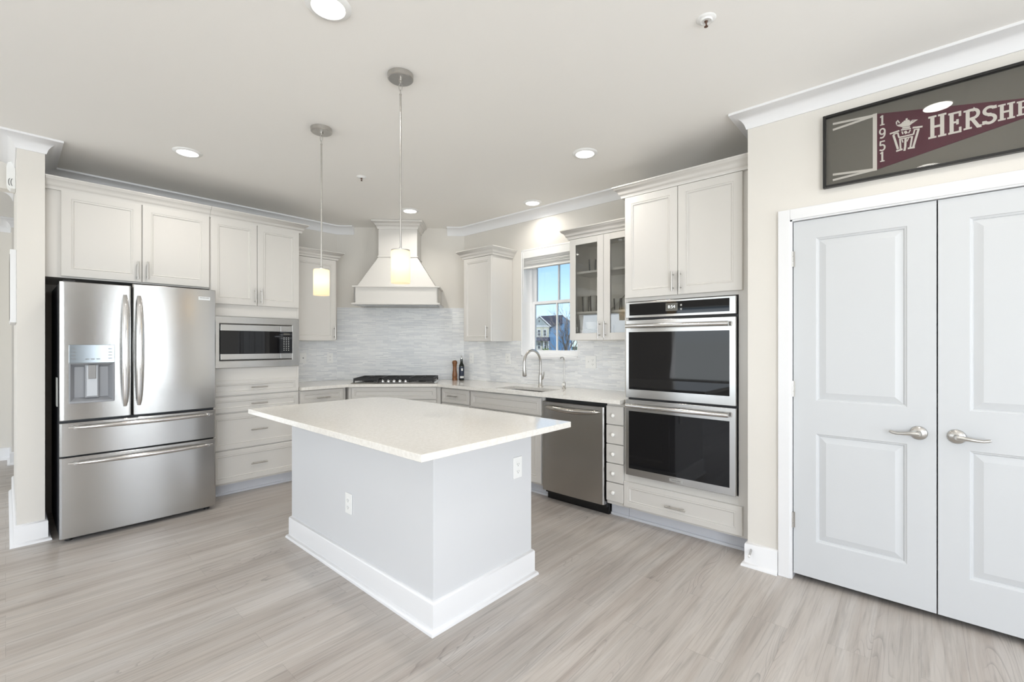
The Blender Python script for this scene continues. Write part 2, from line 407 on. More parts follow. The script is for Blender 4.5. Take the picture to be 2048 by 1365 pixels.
# ------------------------------------------------------------------ room shell
ZC = 2.715            # ceiling
WX, WY = 3.66, 5.105  # window wall, refrigerator wall
PX = 2.985            # pantry wall
D1, D2 = (2.605, WY), (WX, 4.05)   # ends of the 45 degree wall
def poly_obj(name, poly, z0, z1, m): return struct(MB().prism(poly, z0, z1).build(name, m, smooth=0))
def wall_boxes(name, boxes, m=WALL):
    b = MB()
    for q in boxes: b.box(*q)
    return struct(b.build(name, m, smooth=0))
struct(MB().box(-4.7, 4.0, -3.45, 8.1, -0.12, 0).build('floor', FLOOR, smooth=0))
struct(MB().box(-4.7, 4.0, -3.45, 8.1, ZC, ZC+0.12).build('ceiling', CEIL, smooth=0))
wall_boxes('wall_left', [(0.12, 2.655, WY, WY+0.12, 0, ZC)])
poly_obj('wall_back', [D1, D2, (WX+0.085, 4.135), (2.69, WY+0.085)], 0, ZC, WALL)
# window wall with its opening
WY0, WY1, WZ0, WZ1 = 2.429, 3.149, 1.205, 2.33
wall_boxes('wall_right', [(WX, WX+0.20, WY1, 4.135, 0, ZC), (WX, WX+0.20, -1.0, WY0, 0, ZC), (WX, WX+0.20, WY0, WY1, 0, WZ0), (WX, WX+0.20, WY0, WY1, WZ1, ZC)])
# pantry wall with the double door opening, and its return beside the oven tower
PD0, PD1, PDZ = 0.545, -0.675, 2.036
wall_boxes('wall_pantry', [(PX, PX+0.115, PD0, 0.768, 0, ZC), (PX, PX+0.115, -3.3, PD1, 0, ZC), (PX, PX+0.115, PD1, PD0, PDZ, ZC), (PX+0.115, WX, 0.653, 0.768, 0, ZC), (PX+0.115, WX, -1.0, -0.885, 0, ZC)])
wall_boxes('wall_wing', [(0.05, 0.179, 4.425, 6.1, 0, ZC)])
wall_boxes('wall_hall', [(-4.6, 3.2, 7.85, 7.97, 0, ZC), (0.045, 3.2, 7.47, 7.85, 0, ZC), (1.5, 1.62, WY+0.12, 7.5, 0, ZC)])
wall_boxes('wall_header', [(-4.6, 0.05, 5.10, 5.22, 2.50, ZC)])
wall_boxes('wall_rear', [(-4.6, -4.1, -3.42, -3.2, 0, ZC), (-0.5, 1.1, -3.42, -3.2, 0, ZC), (2.4, 3.1, -3.42, -3.2, 0, ZC), (-4.1, -0.5, -3.42, -3.2, 2.25, ZC), (1.1, 2.4, -3.42, -3.2, 2.3, ZC), (1.1, 2.4, -3.42, -3.2, 0, 0.4), (-4.1, -0.5, -3.42, -3.2, 0, 0.15)], mat('reflection_taupe', lin(134,124,112), 0.8, noise=1.5, var=0.02))  # unseen wall, dark tone invented to deepen reflections in the steel
wall_boxes('wall_side', [(-4.72, -4.5, -3.4, -2.0, 0, ZC), (-4.72, -4.5, 0.2, 2.0, 0, ZC), (-4.72, -4.5, 4.4, 5.6, 0, ZC), (-4.72, -4.5, 7.4, 8.0, 0, ZC), (-4.72, -4.5, 5.6, 7.4, 0, 0.5), (-4.72, -4.5, 5.6, 7.4, 2.2, ZC), (-4.72, -4.5, -2.0, 0.2, 0, 0.5), (-4.72, -4.5, -2.0, 0.2, 2.2, ZC), (-4.72, -4.5, 2.0, 4.4, 0, 0.5), (-4.72, -4.5, 2.0, 4.4, 2.2, ZC)])  # unseen wall, openings added for the fill lamps

# crown at the ceiling
CP = [(0,ZC-0.090),(0.007,ZC-0.090),(0.010,ZC-0.080),(0.016,ZC-0.062),(0.028,ZC-0.043),(0.046,ZC-0.027),(0.066,ZC-0.018),(0.078,ZC-0.015),(0.086,ZC-0.013),(0.086,ZC),(0,ZC)]
q = 0.20/math.sqrt(2)
struct(MB().sweep([(0.05,6.1),(0.05,4.425),(0.179,4.425),(0.179,WY),D1,(D1[0]+q,D1[1]-q)], CP).build('trim_1', TRIM, smooth=50))
struct(MB().sweep([(D2[0]-q,D2[1]+q),D2,(WX,0.768),(PX,0.768),(PX,-3.2)], CP).build('trim_2', TRIM, smooth=50))
struct(MB().sweep([(-4.5,7.85),(0.045,7.85),(0.045,7.47),(1.5,7.47)], CP).build('trim_3', TRIM, smooth=50))
# baseboards with a shoe mould
BP = [(0,0),(0.033,0),(0.032,0.010),(0.026,0.018),(0.017,0.022),(0.015,0.024),(0.015,0.128),(0.011,0.136),(0.004,0.140),(0,0.140)]
struct(MB().sweep([(0.05,6.1),(0.05,4.425),(0.179,4.425),(0.179,4.75)], BP).build('baseboard_wing', TRIM, smooth=50))
struct(MB().sweep([(WX-0.4,0.768),(PX,0.768),(PX,0.607)], BP).build('baseboard_pantry', TRIM, smooth=50))
struct(MB().sweep([(PX,-0.74),(PX,-3.2)], BP).build('baseboard_right', TRIM, smooth=50))
struct(MB().sweep([(-4.5,7.85),(0.045,7.85),(0.045,7.47),(1.5,7.47)], BP).build('baseboard_hall', TRIM, smooth=50))
# pantry door casing
cs = MB(); cw = 0.060
for a, b_ in ((PD0, PD0+cw), (PD1-cw, PD1)): cs.box(PX-0.018, PX, min(a,b_), max(a,b_), 0, PDZ+cw)
cs.box(PX-0.018, PX, PD1, PD0, PDZ, PDZ+cw)
struct(cs.build('trim_4', TRIM, bev=0.003))
jb = MB(); jb.box(PX-0.010, PX+0.11, PD0-0.010, PD0, 0, PDZ); jb.box(PX-0.010, PX+0.11, PD1, PD1+0.010, 0, PDZ); jb.box(PX-0.010, PX+0.11, PD1, PD0, PDZ-0.008, PDZ)
struct(jb.build('trim_5', TRIM, smooth=0))

# strip-tile splashback, one sheet per wall, each in its own frame (x along the wall)
def sheet(name, p0, rotz, boxes):
    b = MB()
    for x0, x1, z0, z1 in boxes: b.box(x0, x1, -0.008, 0, z0, z1)
    return struct(b.build(name, TILE, loc=(p0[0], p0[1], 0), rotz=rotz, smooth=0))
sheet('wall_tile_left', (1.906, WY), 0, [(0, D1[0]-1.906-0.003, 0.90, 1.385)])
sheet('wall_tile_back', D1, -45, [(0.003, 1.489, 0.90, 1.765)])
sheet('wall_tile_right', D2, -90, [(0.003, 4.05-WY1, 0.90, 1.370), (4.05-WY1, 4.05-WY0, 0.90, WZ0-0.02), (4.05-WY0, 4.05-1.64, 0.90, 1.385)])

# ------------------------------------------------------------------ pantry doors
def pantry_door(name, y_left, hinge_left):
    """slab 0.594 wide, local x to the viewer's right, front at local y=0"""
    W, Hh = 0.594, 1.99
    b = MB(); st = 0.107; T = 0.035
    rails = [(0, 0.202), (0.802, 0.984), (1.886, Hh)]
    b.box(0, st, 0, T, 0, Hh); b.box(W-st, W, 0, T, 0, Hh)
    for z0, z1 in rails: b.box(st, W-st, 0, T, z0, z1)
    for z0, z1 in ((0.202, 0.802), (0.984, 1.886)):
        b.loops(st, W-st, z0, z1, 0, [(0,0),(0.004,0.004),(0.010,0.006),(0.014,0.012),(0.046,0.003),(0.050,0.003)])
    d = struct(b.build(name, DOORW, loc=(PX+0.004, y_left, 0.034), rotz=-90, smooth=0))
    hx = W-0.064 if hinge_left else 0.064
    h = MB(); M = Matrix.Rotation(R(90), 3, 'X')
    h.lathe([(0.0335,0),(0.0335,0.004),(0.030,0.008),(0.022,0.012),(0.012,0.015),(0.012,0.042),(0.009,0.046),(0,0.046)], hx, 0, 0.862, 28, 0, M)
    s = -1 if hinge_left else 1
    h.tube([(hx,-0.038,0.862),(hx+s*0.03,-0.044,0.861),(hx+s*0.06,-0.040,0.857),(hx+s*0.085,-0.036,0.855),(hx+s*0.100,-0.033,0.859),(hx+s*0.110,-0.030,0.862)], [0.011,0.010,0.008,0.007,0.008,0.005], 12)
    h.build('lever_handle', NICKEL, d, smooth=50)
    for z in (1.780, 1.045, 0.302):
        g = MB(); x = -0.004 if hinge_left else W+0.004
        for k in range(3): g.cyl((x,-0.008,z-0.044+k*0.030),(x,-0.008,z-0.044+k*0.030+0.0285), 0.0065, 12)
        g.box(x-0.005, x+0.012, -0.0015, 0.004, z-0.044, z+0.044)
        g.build('hinge', NICKEL, d, smooth=50)
    return d
pantry_door('door_1', 0.531, True)
pantry_door('door_2', -0.068, False)

# ------------------------------------------------------------------ kitchen window
win = bpy.data.objects.new('window_1', None); COL.objects.link(win); win.location = (WX, WY1, 0); win.rotation_euler = (0,0,R(-90)); win['kind'] = 'structure'
WW = WY1 - WY0
b = MB(); b.box(0,0.012,0.0,0.20,WZ0,WZ1); b.box(WW-0.012,WW,0,0.20,WZ0,WZ1); b.box(0,WW,0,0.20,WZ1-0.012,WZ1); b.box(0,WW,0,0.2,WZ0,WZ0+0.01)
b.build('window_jamb', VINYL_LIT, win, smooth=0)
b = MB(); b.frame(0.012, WW-0.012, WZ0+0.01, WZ1-0.012, 0.028, 0.13, 0.20); b.build('window_frame', VINYL_LIT, win, bev=0.002)
def sash(z0, z1, y, nm):
    s = MB(); x0, x1 = 0.040, WW-0.040; fw = 0.030
    s.frame(x0, x1, z0, z1, fw, y, y+0.03); s.box(WW/2-0.008, WW/2+0.008, y+0.004, y+0.026, z0+fw, z1-fw)
    o = s.build(nm, VINYL_LIT, win, bev=0.002)
    MB().box(x0+fw-0.004, x1-fw+0.004, y+0.013, y+0.016, z0+fw-0.004, z1-fw+0.004).build('pane', PANE, o, smooth=0)
sash(WZ0+0.035, 1.79, 0.14, 'lower_sash'); sash(1.755, WZ1-0.04, 0.172, 'upper_sash')
MB().box(-0.058, WW+0.03, -0.022, 0.0, WZ0-0.024, WZ0).build('window_sill', TRIM, win, bev=0.004)

# raised white blind
bl = thing('window_blind', 'white slatted blind pulled up to the top of the window over the sink', 'blind', (WX, WY1, 2.13), -90)
b = MB(); b.box(0.014, WW-0.014, 0.012, 0.062, 0.142, 0.186); b.build('head_rail', BLIND, bl, bev=0.003)
b = MB(); b.box(0.010, WW-0.010, 0.002, 0.011, 0.108, 0.188); b.build('valance', BLIND, bl, bev=0.003)
b = MB()
for k in range(17):
    z = 0.022 + k*0.0056; j = random.uniform(-0.003, 0.003); ti = random.uniform(-0.0025, 0.0025)
    b.add([(0.018,0.010+j,z),(WW-0.018,0.010+j,z+ti),(WW-0.018,0.060+j,z+ti),(0.018,0.060+j,z),(0.018,0.010+j,z+0.0028),(WW-0.018,0.010+j,z+ti+0.0028),(WW-0.018,0.060+j,z+ti+0.0028),(0.018,0.060+j,z+0.0028)],
          [(3,2,1,0),(4,5,6,7),(0,1,5,4),(1,2,6,5),(2,3,7,6),(3,0,4,7)])
b.build('slats', BLIND, bl, smooth=0)
b = MB(); b.box(0.016, WW-0.016, 0.010, 0.062, 0, 0.020); b.build('bottom_rail', BLIND, bl, bev=0.003)
b = MB(); b.tube([(0.034,-0.006,0.17),(0.034,-0.008,-0.10),(0.030,-0.008,-0.36)], 0.0045, 8); b.build('tilt_wand', BLIND, bl)

# ------------------------------------------------------------------ cabinets
def pull(name, parent, x, z, y, vertical=True, L=0.136):
    b = MB(); r = 0.0058; so = 0.030
    if vertical:
        b.cyl((x,y-so,z-L/2),(x,y-so,z+L/2), r, 12)
        for k in (-1,1): b.cyl((x,y,z+k*L*0.34),(x,y-so,z+k*L*0.34), 0.0045, 10)
    else:
        b.cyl((x-L/2,y-so,z),(x+L/2,y-so,z), r, 12)
        for k in (-1,1): b.cyl((x+k*L*0.34,y,z),(x+k*L*0.34,y-so,z), 0.0045, 10)
    return b.build(name, NICKEL, parent, smooth=50)
def front(nm, parent, x0, x1, z0, z1, rail=0.052, m=None, t=0.020):
    """shaker front with an applied inner bead; back face at y=0"""
    b = MB()
    b.loops(x0, x1, z0, z1, -t, [(0,t),(0,0.003),(0.003,0),(rail,0),(rail+0.002,0.003),(rail+0.005,0.0035),(rail+0.008,0.001),(rail+0.012,0.0015),(rail+0.016,0.0085),(rail+0.018,0.009)])
    b.add([(x0,0,z0),(x1,0,z0),(x1,0,z1),(x0,0,z1)], [(3,2,1,0)])
    return b.build(nm, m or CAB, parent, smooth=0, fix=False)
CCP = lambda z: [(0,z),(0.020,z),(0.022,z+0.010),(0.026,z+0.018),(0.030,z+0.022),(0.034,z+0.024),(0.037,z+0.036),(0.046,z+0.050),(0.058,z+0.058),(0.064,z+0.062),(0.066,z+0.070),(0.072,z+0.074),(0.072,z+0.082),(0,z+0.082)]
def crown(parent, W, D, z, left, right):
    """cabinet crown: path runs so that 'out' is the right-hand side"""
    p = []
    if left: p.append((0, D))
    p += [(0, 0), (W, 0)]
    if right: p.append((W, D))
    return MB().sweep(p, CCP(z)).build('crown', CAB, parent, smooth=50)
def carcass(parent, W, D, z0, z1, toe=True, m=None):
    b = MB()
    b.box(0, W, 0, D, z0 if not toe else 0.105, z1)
    o = b.build('carcass', m or CAB, parent, bev=0.0015)
    if toe:
        t = MB(); t.box(0, W, 0.070, 0.085, 0, 0.105); t.box(0, W, 0.058, 0.070, 0, 0.020); t.build('toe_kick', TOE, parent, bev=0.002)
    return o
FY = 4.50  # face line of the refrigerator-wall run
# over the refrigerator
c = thing('wall_cabinet', 'wide off-white two-door cabinet above the refrigerator', 'cabinet', (0.181, FY, 0))
b = MB(); b.box(0, 0.975, 0, 0.60, 1.802, 2.42); b.build('carcass', CAB, c, bev=0.0015)
d = front('door', c, 0.078, 0.523, 1.812, 2.416); pull('handle', d, 0.497, 1.900, -0.020)
d = front('door', c, 0.527, 0.973, 1.812, 2.416); pull('handle', d, 0.556, 1.905, -0.020)
crown(c, 0.975, 0.6, 2.412, False, False)
# tall microwave cabinet: uprights and shelves around the microwave niche
TX, TW = 1.158, 0.748
c = thing('tall_cabinet', 'floor-to-crown off-white cabinet housing the built-in microwave beside the refrigerator', 'cabinet', (TX, FY, 0))
b = MB(); b.box(0,0.018,0,0.6,0.105,2.42); b.box(TW-0.018,TW,0,0.6,0.105,2.42); b.box(0.018,TW-0.018,0,0.6,1.576,2.42); b.box(0.018,TW-0.018,0,0.6,0.105,1.124); b.box(0.018,TW-0.018,0.58,0.6,1.124,1.576)
b.build('carcass', CAB, c, bev=0.001)
b = MB(); b.box(0, TW, 0.070, 0.085, 0, 0.105); b.box(0, TW, 0.058, 0.070, 0, 0.020); b.build('toe_kick', TOE, c, bev=0.002)
d = front('door', c, 0.006, 0.369, 1.682, 2.416); pull('handle', d, 0.350, 1.768, -0.020)
d = front('door', c, 0.373, 0.744, 1.682, 2.416); pull('handle', d, 0.400, 1.768, -0.020)
for z0, z1 in ((0.882,1.014),(0.735,0.870),(0.412,0.722),(0.122,0.402)):
    d = front('drawer', c, 0.006, 0.740, z0, z1, rail=0.030 if z1-z0 < 0.2 else 0.038); pull('handle', d, 0.380, (z0+z1)/2-0.002, -0.020, False)
crown(c, TW, 0.6, 2.412, False, True)
# small wall cabinet left of the hood
c = thing('wall_cabinet', 'narrow off-white wall cabinet left of the range hood, partly behind the far pendant', 'cabinet', (1.910, 4.81, 0))
b = MB(); b.box(0, 0.528, 0, 0.292, 1.370, 2.262); b.build('carcass', CAB, c, bev=0.0015)
d = front('door', c, 0.006, 0.524, 1.372, 2.254, 0.050); pull('handle', d, 0.502, 1.462, -0.020)
crown(c, 0.528, 0.292, 2.258, False, True)
# base run on the refrigerator wall
c = thing('base_cabinet', 'off-white base cabinet with one drawer between tall cabinet and cooktop corner', 'cabinet', (1.908, FY, 0))
b = MB(); b.prism([(0,0),(0.483,0),(0.483,0.30),(0.483,0.60),(0,0.60)], 0.105, 0.882); b.build('carcass', CAB, c, bev=0.001)
b = MB(); b.box(0, 0.48, 0.070, 0.085, 0, 0.105); b.build('toe_kick', TOE, c)
d = front('drawer', c, 0.006, 0.446, 0.752, 0.874, 0.030); pull('handle', d, 0.226, 0.800, -0.020, False)
front('door', c, 0.006, 0.446, 0.122, 0.740)
# corner cabinet under the cooktop (45 degrees)
CF = 4.88; HS = math.sqrt(0.5)
def diag(s, cc): return (HS*(cc+s), HS*(cc-s))
ps = diag(-1.4645, CF)
c = thing('corner_cabinet', 'off-white diagonal base cabinet under the gas cooktop', 'cabinet', (ps[0], ps[1], 0), -45)
W = 0.971
b = MB(); b.prism([(0.004,0),(W-0.004,0),(W+0.25,0.30),(W+0.25,0.56),(-0.28,0.56),(-0.28,0.30)], 0.105, 0.882); b.build('carcass', CAB, c, bev=0.001)
b = MB(); b.box(-0.02, W+0.02, 0.070, 0.085, 0, 0.105); b.build('toe_kick', TOE, c)
front('panel_front', c, 0.040, 0.925, 0.748, 0.876, 0.030)
for x0, x1 in ((0.040, 0.480), (0.485, 0.925)):
    d = front('door', c, x0, x1, 0.122, 0.738)
    pull('handle', d, 0.455 if x0 < 0.1 else 0.510, 0.63, -0.020)
# ---- window-wall run, local x to the viewer's right = -Y
FX = 3.11
def rr(name, label, y_left): return thing(name, label, 'cabinet', (FX, y_left, 0), -90)
c = rr('base_cabinet', 'narrow off-white drawer base right of the cooktop corner', 3.786)
carcass(c, 0.447, 0.545, 0, 0.882)
d = front('drawer', c, 0.012, 0.440, 0.722, 0.866, 0.030); pull('handle', d, 0.206, 0.795, -0.020, False)
d = front('door', c, 0.012, 0.440, 0.122, 0.710); pull('handle', d, 0.40, 0.62, -0.020)
c = rr('sink_cabinet', 'wide off-white sink base cabinet with a false drawer front beside the dishwasher', 3.337)
b = MB(); b.box(0,0.018,0,0.545,0.105,0.882); b.box(0.91,0.928,0,0.545,0.105,0.882); b.box(0.018,0.91,0,0.545,0.105,0.125); b.box(0.018,0.91,0,0.018,0.125,0.882); b.build('carcass', CAB, c, bev=0.001)
b = MB(); b.box(0, 0.928, 0.070, 0.085, 0, 0.105); b.box(0, 0.928, 0.058, 0.070, 0, 0.020); b.build('toe_kick', TOE, c, bev=0.002)
front('panel_front', c, 0.010, 0.904, 0.714, 0.866, 0.034)
for x0, x1 in ((0.010, 0.455), (0.459, 0.904)):
    d = front('door', c, x0, x1, 0.122, 0.703); pull('handle', d, 0.43 if x0 < 0.1 else 0.484, 0.615, -0.020)
# spice drawers
c = rr('drawer_cabinet', 'slim stack of five small drawers with white knobs between dishwasher and ovens', 1.798)
carcass(c, 0.148, 0.545, 0, 0.884)
for k in range(5):
    z1 = 0.860-k*0.1465; z0 = z1-0.140
    b = MB(); b.box(0.003, 0.147, -0.020, 0, z0, z1); d = b.build('drawer', CAB, c, bev=0.003)
    kb = MB(); kb.lathe([(0.007,0),(0.006,0.010),(0.012,0.015),(0.0155,0.022),(0.014,0.029),(0.008,0.033),(0,0.034)], 0.070, -0.020, (z0+z1)/2, 24, 0, Matrix.Rotation(R(90),3,'X')); kb.build('knob', CERAMIC, d, smooth=60)
# oven tower
c = rr('oven_cabinet', 'tall off-white cabinet housing the double wall oven next to the pantry wall', 1.648)
b = MB(); W = 0.872
b.box(0,0.030,0,0.548,0.105,2.43); b.box(W-0.078,W,0,0.548,0.105,2.43); b.box(0.030,W-0.078,0,0.548,1.648,2.43); b.box(0.030,W-0.078,0,0.548,0.105,0.364); b.box(0.030,W-0.078,0.53,0.548,0.364,1.648)
b.build('carcass', CAB, c, bev=0.001)
b = MB(); b.box(0, W, 0.070, 0.085, 0, 0.105); b.box(0, W, 0.058, 0.070, 0, 0.020); b.build('toe_kick', TOE, c, bev=0.002)
d = front('door', c, 0.010, 0.407, 1.674, 2.424); pull('handle', d, 0.380, 1.767, -0.020)
d = front('door', c, 0.411, 0.822, 1.674, 2.424); pull('handle', d, 0.431, 1.767, -0.020)
d = front('drawer', c, 0.0, 0.821, 0.120, 0.307, 0.036); pull('handle', d, 0.400, 0.201, -0.020, False, 0.142)
crown(c, W, 0.548, 2.426, True, False)
# small wall cabinet between hood and window
UX = 3.355
c = thing('wall_cabinet', 'narrow off-white wall cabinet between the range hood and the window', 'cabinet', (UX, 3.702, 0), -90)
b = MB(); b.box(0, 0.425, 0, 0.303, 1.364, 2.262); b.build('carcass', CAB, c, bev=0.0015)
d = front('door', c, 0.006, 0.423, 1.366, 2.254, 0.042); pull('handle', d, 0.372, 1.457, -0.020)
crown(c, 0.425, 0.303, 2.258, True, True)
# glass-door wall cabinet
GY = 2.306
c = thing('glass_cabinet', 'off-white wall cabinet with two glass doors right of the window, holding glassware', 'cabinet', (UX, GY, 0), -90)
GW = 0.650
b = MB(); b.box(0,0.016,0,0.303,1.366,2.262); b.box(GW-0.016,GW,0,0.303,1.366,2.262); b.box(0.016,GW-0.016,0,0.303,2.24,2.262); b.box(0.016,GW-0.016,0,0.303,1.366,1.394); b.box(0.016,GW-0.016,0.292,0.303,1.394,2.24)
b.build('carcass', CABI, c, smooth=0)
b = MB(); b.frame(0,GW,1.366,2.262,0.02,-0.001,0.002); b.build('face_frame', CAB, c, smooth=0)
for z in (1.617, 1.970):
    MB().box(0.017, GW-0.017, 0.02, 0.290, z-0.018, z).build('shelf', CABI, c, smooth=0)
for x0, x1, hx in ((0.003, 0.341, 0.307), (0.344, 0.648, 0.364)):
    b = MB(); fw = 0.060
    b.box(x0,x0+fw,-0.020,-0.001,1.368,2.254); b.box(x1-fw,x1,-0.020,-0.001,1.368,2.254); b.box(x0+fw,x1-fw,-0.020,-0.001,1.368,1.428); b.box(x0+fw,x1-fw,-0.020,-0.001,2.200,2.254)
    d = b.build('door', CAB, c, bev=0.002)
    MB().box(x0+fw-0.003, x1-fw+0.003, -0.013, -0.010, 1.425, 2.203).build('glass_pane', CABGL, d, smooth=0)
    pull('handle', d, hx, 1.456, -0.020)
    xx = x0+fw+0.006 if x0 < 0.1 else x1-fw-0.006
    for z in (1.46, 2.13): MB().box(xx-0.006, xx+0.006, -0.001, 0.012, z-0.02, z+0.02).build('hinge', NICKEL, d, smooth=0)
crown(c, GW, 0.303, 2.258, True, False)
# what stands in it
def gpt(x, y): return (UX + y, GY - x)
def tumbler(label, x, y, z, r, h, grp=None):
    px, py = gpt(x, y)
    b = MB(); b.lathe([(r*0.80,0),(r*0.84,0.004),(r*0.92,h*0.5),(r,h),(r-0.002,h),(r*0.90,h*0.5),(r*0.80,0.012),(0,0.012)], 0,0,0,24)
    o = b.build('drinking_glass', TUMB, loc=(px, py, z), smooth=50); tag(o, label, 'glass', grp); return o
tumbler('single tall clear glass on the top shelf of the glass cabinet', 0.100, 0.20, 1.971, 0.036, 0.130)
tumbler('clear tumbler on the middle shelf, nearest the window side', 0.080, 0.12, 1.618, 0.036, 0.140)
tumbler('clear tumbler on the middle shelf, second from the window', 0.162, 0.12, 1.618, 0.036, 0.142)
tumbler('clear glass on the middle shelf behind the door next to the ovens', 0.382, 0.14, 1.618, 0.033, 0.105)
tumbler('clear glass on the middle shelf just beside the oven tower', 0.452, 0.14, 1.618, 0.033, 0.105)
px, py = gpt(0.335, 0.262)
b = MB(); b.prism_xz([(-0.13,0),(-0.11,0),(0.13,0.21),(0.11,0.225)], -0.006, 0.006)
o = b.build('serving_tray', CABI, loc=(px, py, 1.619), rotz=-90, smooth=0); tag(o, 'pale tray leaning at the back of the middle shelf behind two glasses', 'tray')
def bowl(label, x, y, z, r, h, grp):
    px, py = gpt(x, y)
    b = MB(); b.lathe([(r*0.5,0),(r*0.55,0.004),(r*0.85,h*0.5),(r,h),(r-0.003,h),(r*0.82,h*0.5),(r*0.5,0.008),(0,0.007)], 0,0,0,28)
    o = b.build('bowl', CERAMIC, loc=(px,py,z), smooth=60); tag(o, label, 'bowl', grp)
def plate(label, x, y, z, r, grp):
    px, py = gpt(x, y)
    b = MB(); b.lathe([(r*0.6,0),(r*0.65,0.003),(r,0.012),(r-0.002,0.014),(r*0.62,0.006),(0,0.005)], 0,0,0,32)
    o = b.build('dinner_plate', CERAMIC, loc=(px,py,z), smooth=60); tag(o, label, 'plate', grp)
for k, nm in enumerate(('bottom', 'second', 'third', 'middle', 'fifth', 'sixth', 'top')):
    plate(f'white dinner plate, {nm} one of the stack under the white bowls', 0.135, 0.145, 1.3945+k*0.0098, 0.112, 'white plates in the glass cabinet')
for k, nm in enumerate(('lowest', 'second lowest', 'second highest', 'highest')):
    bowl(f'white bowl, {nm} of the stack standing on the white plates', 0.140, 0.145, 1.4600+k*0.0110, 0.067, 0.036, 'white bowls on the plates')
for k, nm in enumerate(('lowest', 'middle', 'highest')):
    bowl(f'white bowl, {nm} in the short stack nearest the oven tower', 0.400, 0.145, 1.3945+k*0.021, 0.052, 0.060, 'white bowls near the oven tower')

# ------------------------------------------------------------------ countertop along the walls
CT0, CT1 = 0.884, 0.914
sm = 4.83*math.sqrt(2)
b = MB()
b.prism([(1.908,4.44),(sm-4.44,4.44),(3.04,sm-3.04),(3.04,3.02),(WX-0.009,3.02),(WX-0.009,4.046),(2.601,WY-0.009),(1.908,WY-0.009)], CT0, CT1)
b.box(3.04,3.12,2.46,3.02,CT0,CT1); b.box(3.42,WX-0.009,2.46,3.02,CT0,CT1); b.box(3.04,WX-0.009,1.650,2.46,CT0,CT1)
o = b.build('countertop', QUARTZ, smooth=0); tag(o, 'white speckled quartz worktop running along both walls around the cooktop and sink', 'countertop')
# sink
b = MB(); x0,x1,y0,y1 = 3.112,3.428,2.452,3.028; zt, zb = 0.883, 0.69
def rect(x0,x1,y0,y1,z): return [(x0,y0,z),(x1,y0,z),(x1,y1,z),(x0,y1,z)]
b.add(rect(x0-0.02,x1+0.02,y0-0.02,y1+0.02,zt)+rect(x0,x1,y0,y1,zt)+rect(x0+0.008,x1-0.008,y0+0.008,y1-0.008,zb+0.02)+rect(x0+0.03,x1-0.03,y0+0.03,y1-0.03,zb),
      [(4*j+i,4*j+(i+1)%4,4*j+4+(i+1)%4,4*j+4+i) for j in range(3) for i in range(4)]+[(12,13,14,15)])
t = thing('kitchen_sink', 'undermount stainless sink basin set into the worktop below the window', 'sink', (0,0,0))
b.build('basin', STEEL, t, smooth=30)
b = MB(); b.lathe([(0.045,0),(0.045,0.003),(0.030,0.001),(0,0.001)], 3.27, 2.74, zb+0.0005, 24); b.build('drain', CHROME, t)

# island
IX0, IX1, IY0, IY1 = 1.318, 2.028, 1.668, 3.222
t = thing('kitchen_island', 'white painted kitchen island base with tall baseboard in the middle of the floor', 'island', (IX0, IY0, 0))
b = MB(); b.box(0, IX1-IX0, 0, IY1-IY0, 0.0, 0.882); b.build('body', ISL, t, bev=0.002)
BI = [(0,0),(0.031,0),(0.030,0.010),(0.025,0.018),(0.017,0.022),(0.0145,0.024),(0.0145,0.134),(0.011,0.142),(0.004,0.147),(0,0.147)]
Wd, Ld = IX1-IX0, IY1-IY0
b = MB(); b.sweep([(0,Ld),(0,0),(Wd,0),(Wd,Ld)][0:4], BI, closed=True); b.build('baseboard', TRIM, t, smooth=50)
# working side of the island: doors facing the sink
for x0 in (0.05, 0.53, 1.01):
    b = MB(); b.loops(x0, x0+0.47, 0.17, 0.86, -0.02, [(0,0.02),(0,0.003),(0.003,0),(0.055,0),(0.06,0.004),(0.07,0.009)])
    d = b.build('door', CAB, t, loc=(Wd, 0, 0), rotz=90, smooth=0)
    pull('handle', d, x0+0.43, 0.76, -0.020)
# island worktop, one corner rounded
pts = [(1.045,1.396),(2.034,1.396)]
r_ = 0.20; ex, ey = 2.034-r_, 3.225-r_
pts += [(ex+r_*math.cos(a), ey+r_*math.sin(a)) for a in [R(6*i) for i in range(16)]]
pts += [(1.045,3.225)]
o = MB().prism(pts, 0.884, 0.914).build('island_countertop', QUARTZ, bev=0.002, smooth=30); tag(o, 'white speckled quartz slab overhanging the island on all sides', 'countertop')

# ------------------------------------------------------------------ refrigerator
def bowed(b, x0, x1, z0, z1, y, bow=0.012, depth=0.05, n=14, full=(0,1)):
    """door slab whose front bows towards the viewer; bow measured over the range full"""
    f0, f1 = full; vs = []; fs = []
    xs = [x0 + (x1-x0)*(0.5-0.5*math.cos(PI*i/n)) for i in range(n+1)]
    def yy(x):
        u = (x-f0)/(f1-f0); e = 0.010
        edge = 0
        for d in (x-x0, x1-x):
            if d < e: edge += (e-math.sqrt(max(0, e*e-(e-d)**2)))
        return y - bow*(1-(2*u-1)**2) + edge
    zs = [(z0,0.004),(z0+0.004,0),(z1-0.004,0),(z1,0.004)]
    for z, off in zs:
        for x in xs: vs.append((x, yy(x)+off, z))
    m = n+1
    for j in range(3):
        for i in range(n): fs.append((j*m+i, j*m+i+1, (j+1)*m+i+1, (j+1)*m+i))
    k = len(vs)
    for z in (z0, z1):
        for x in (x0, x1): vs.append((x, y+depth, z))
    fs += [(k+2,k+3,k+1,k)]
    fs += [tuple([k]+[0]+[])[:0] or tuple(list(range(0,m))[::-1]+[k,k+1])]
    fs += [tuple(list(range(3*m,4*m))+[k+3,k+2])]
    fs += [(k,0,m,2*m,3*m,k+2), (k+1,k+3,4*m-1,3*m-1,2*m-1,m-1)]
    b.add(vs, fs); return b
FRX, FRY = 0.236, 4.235
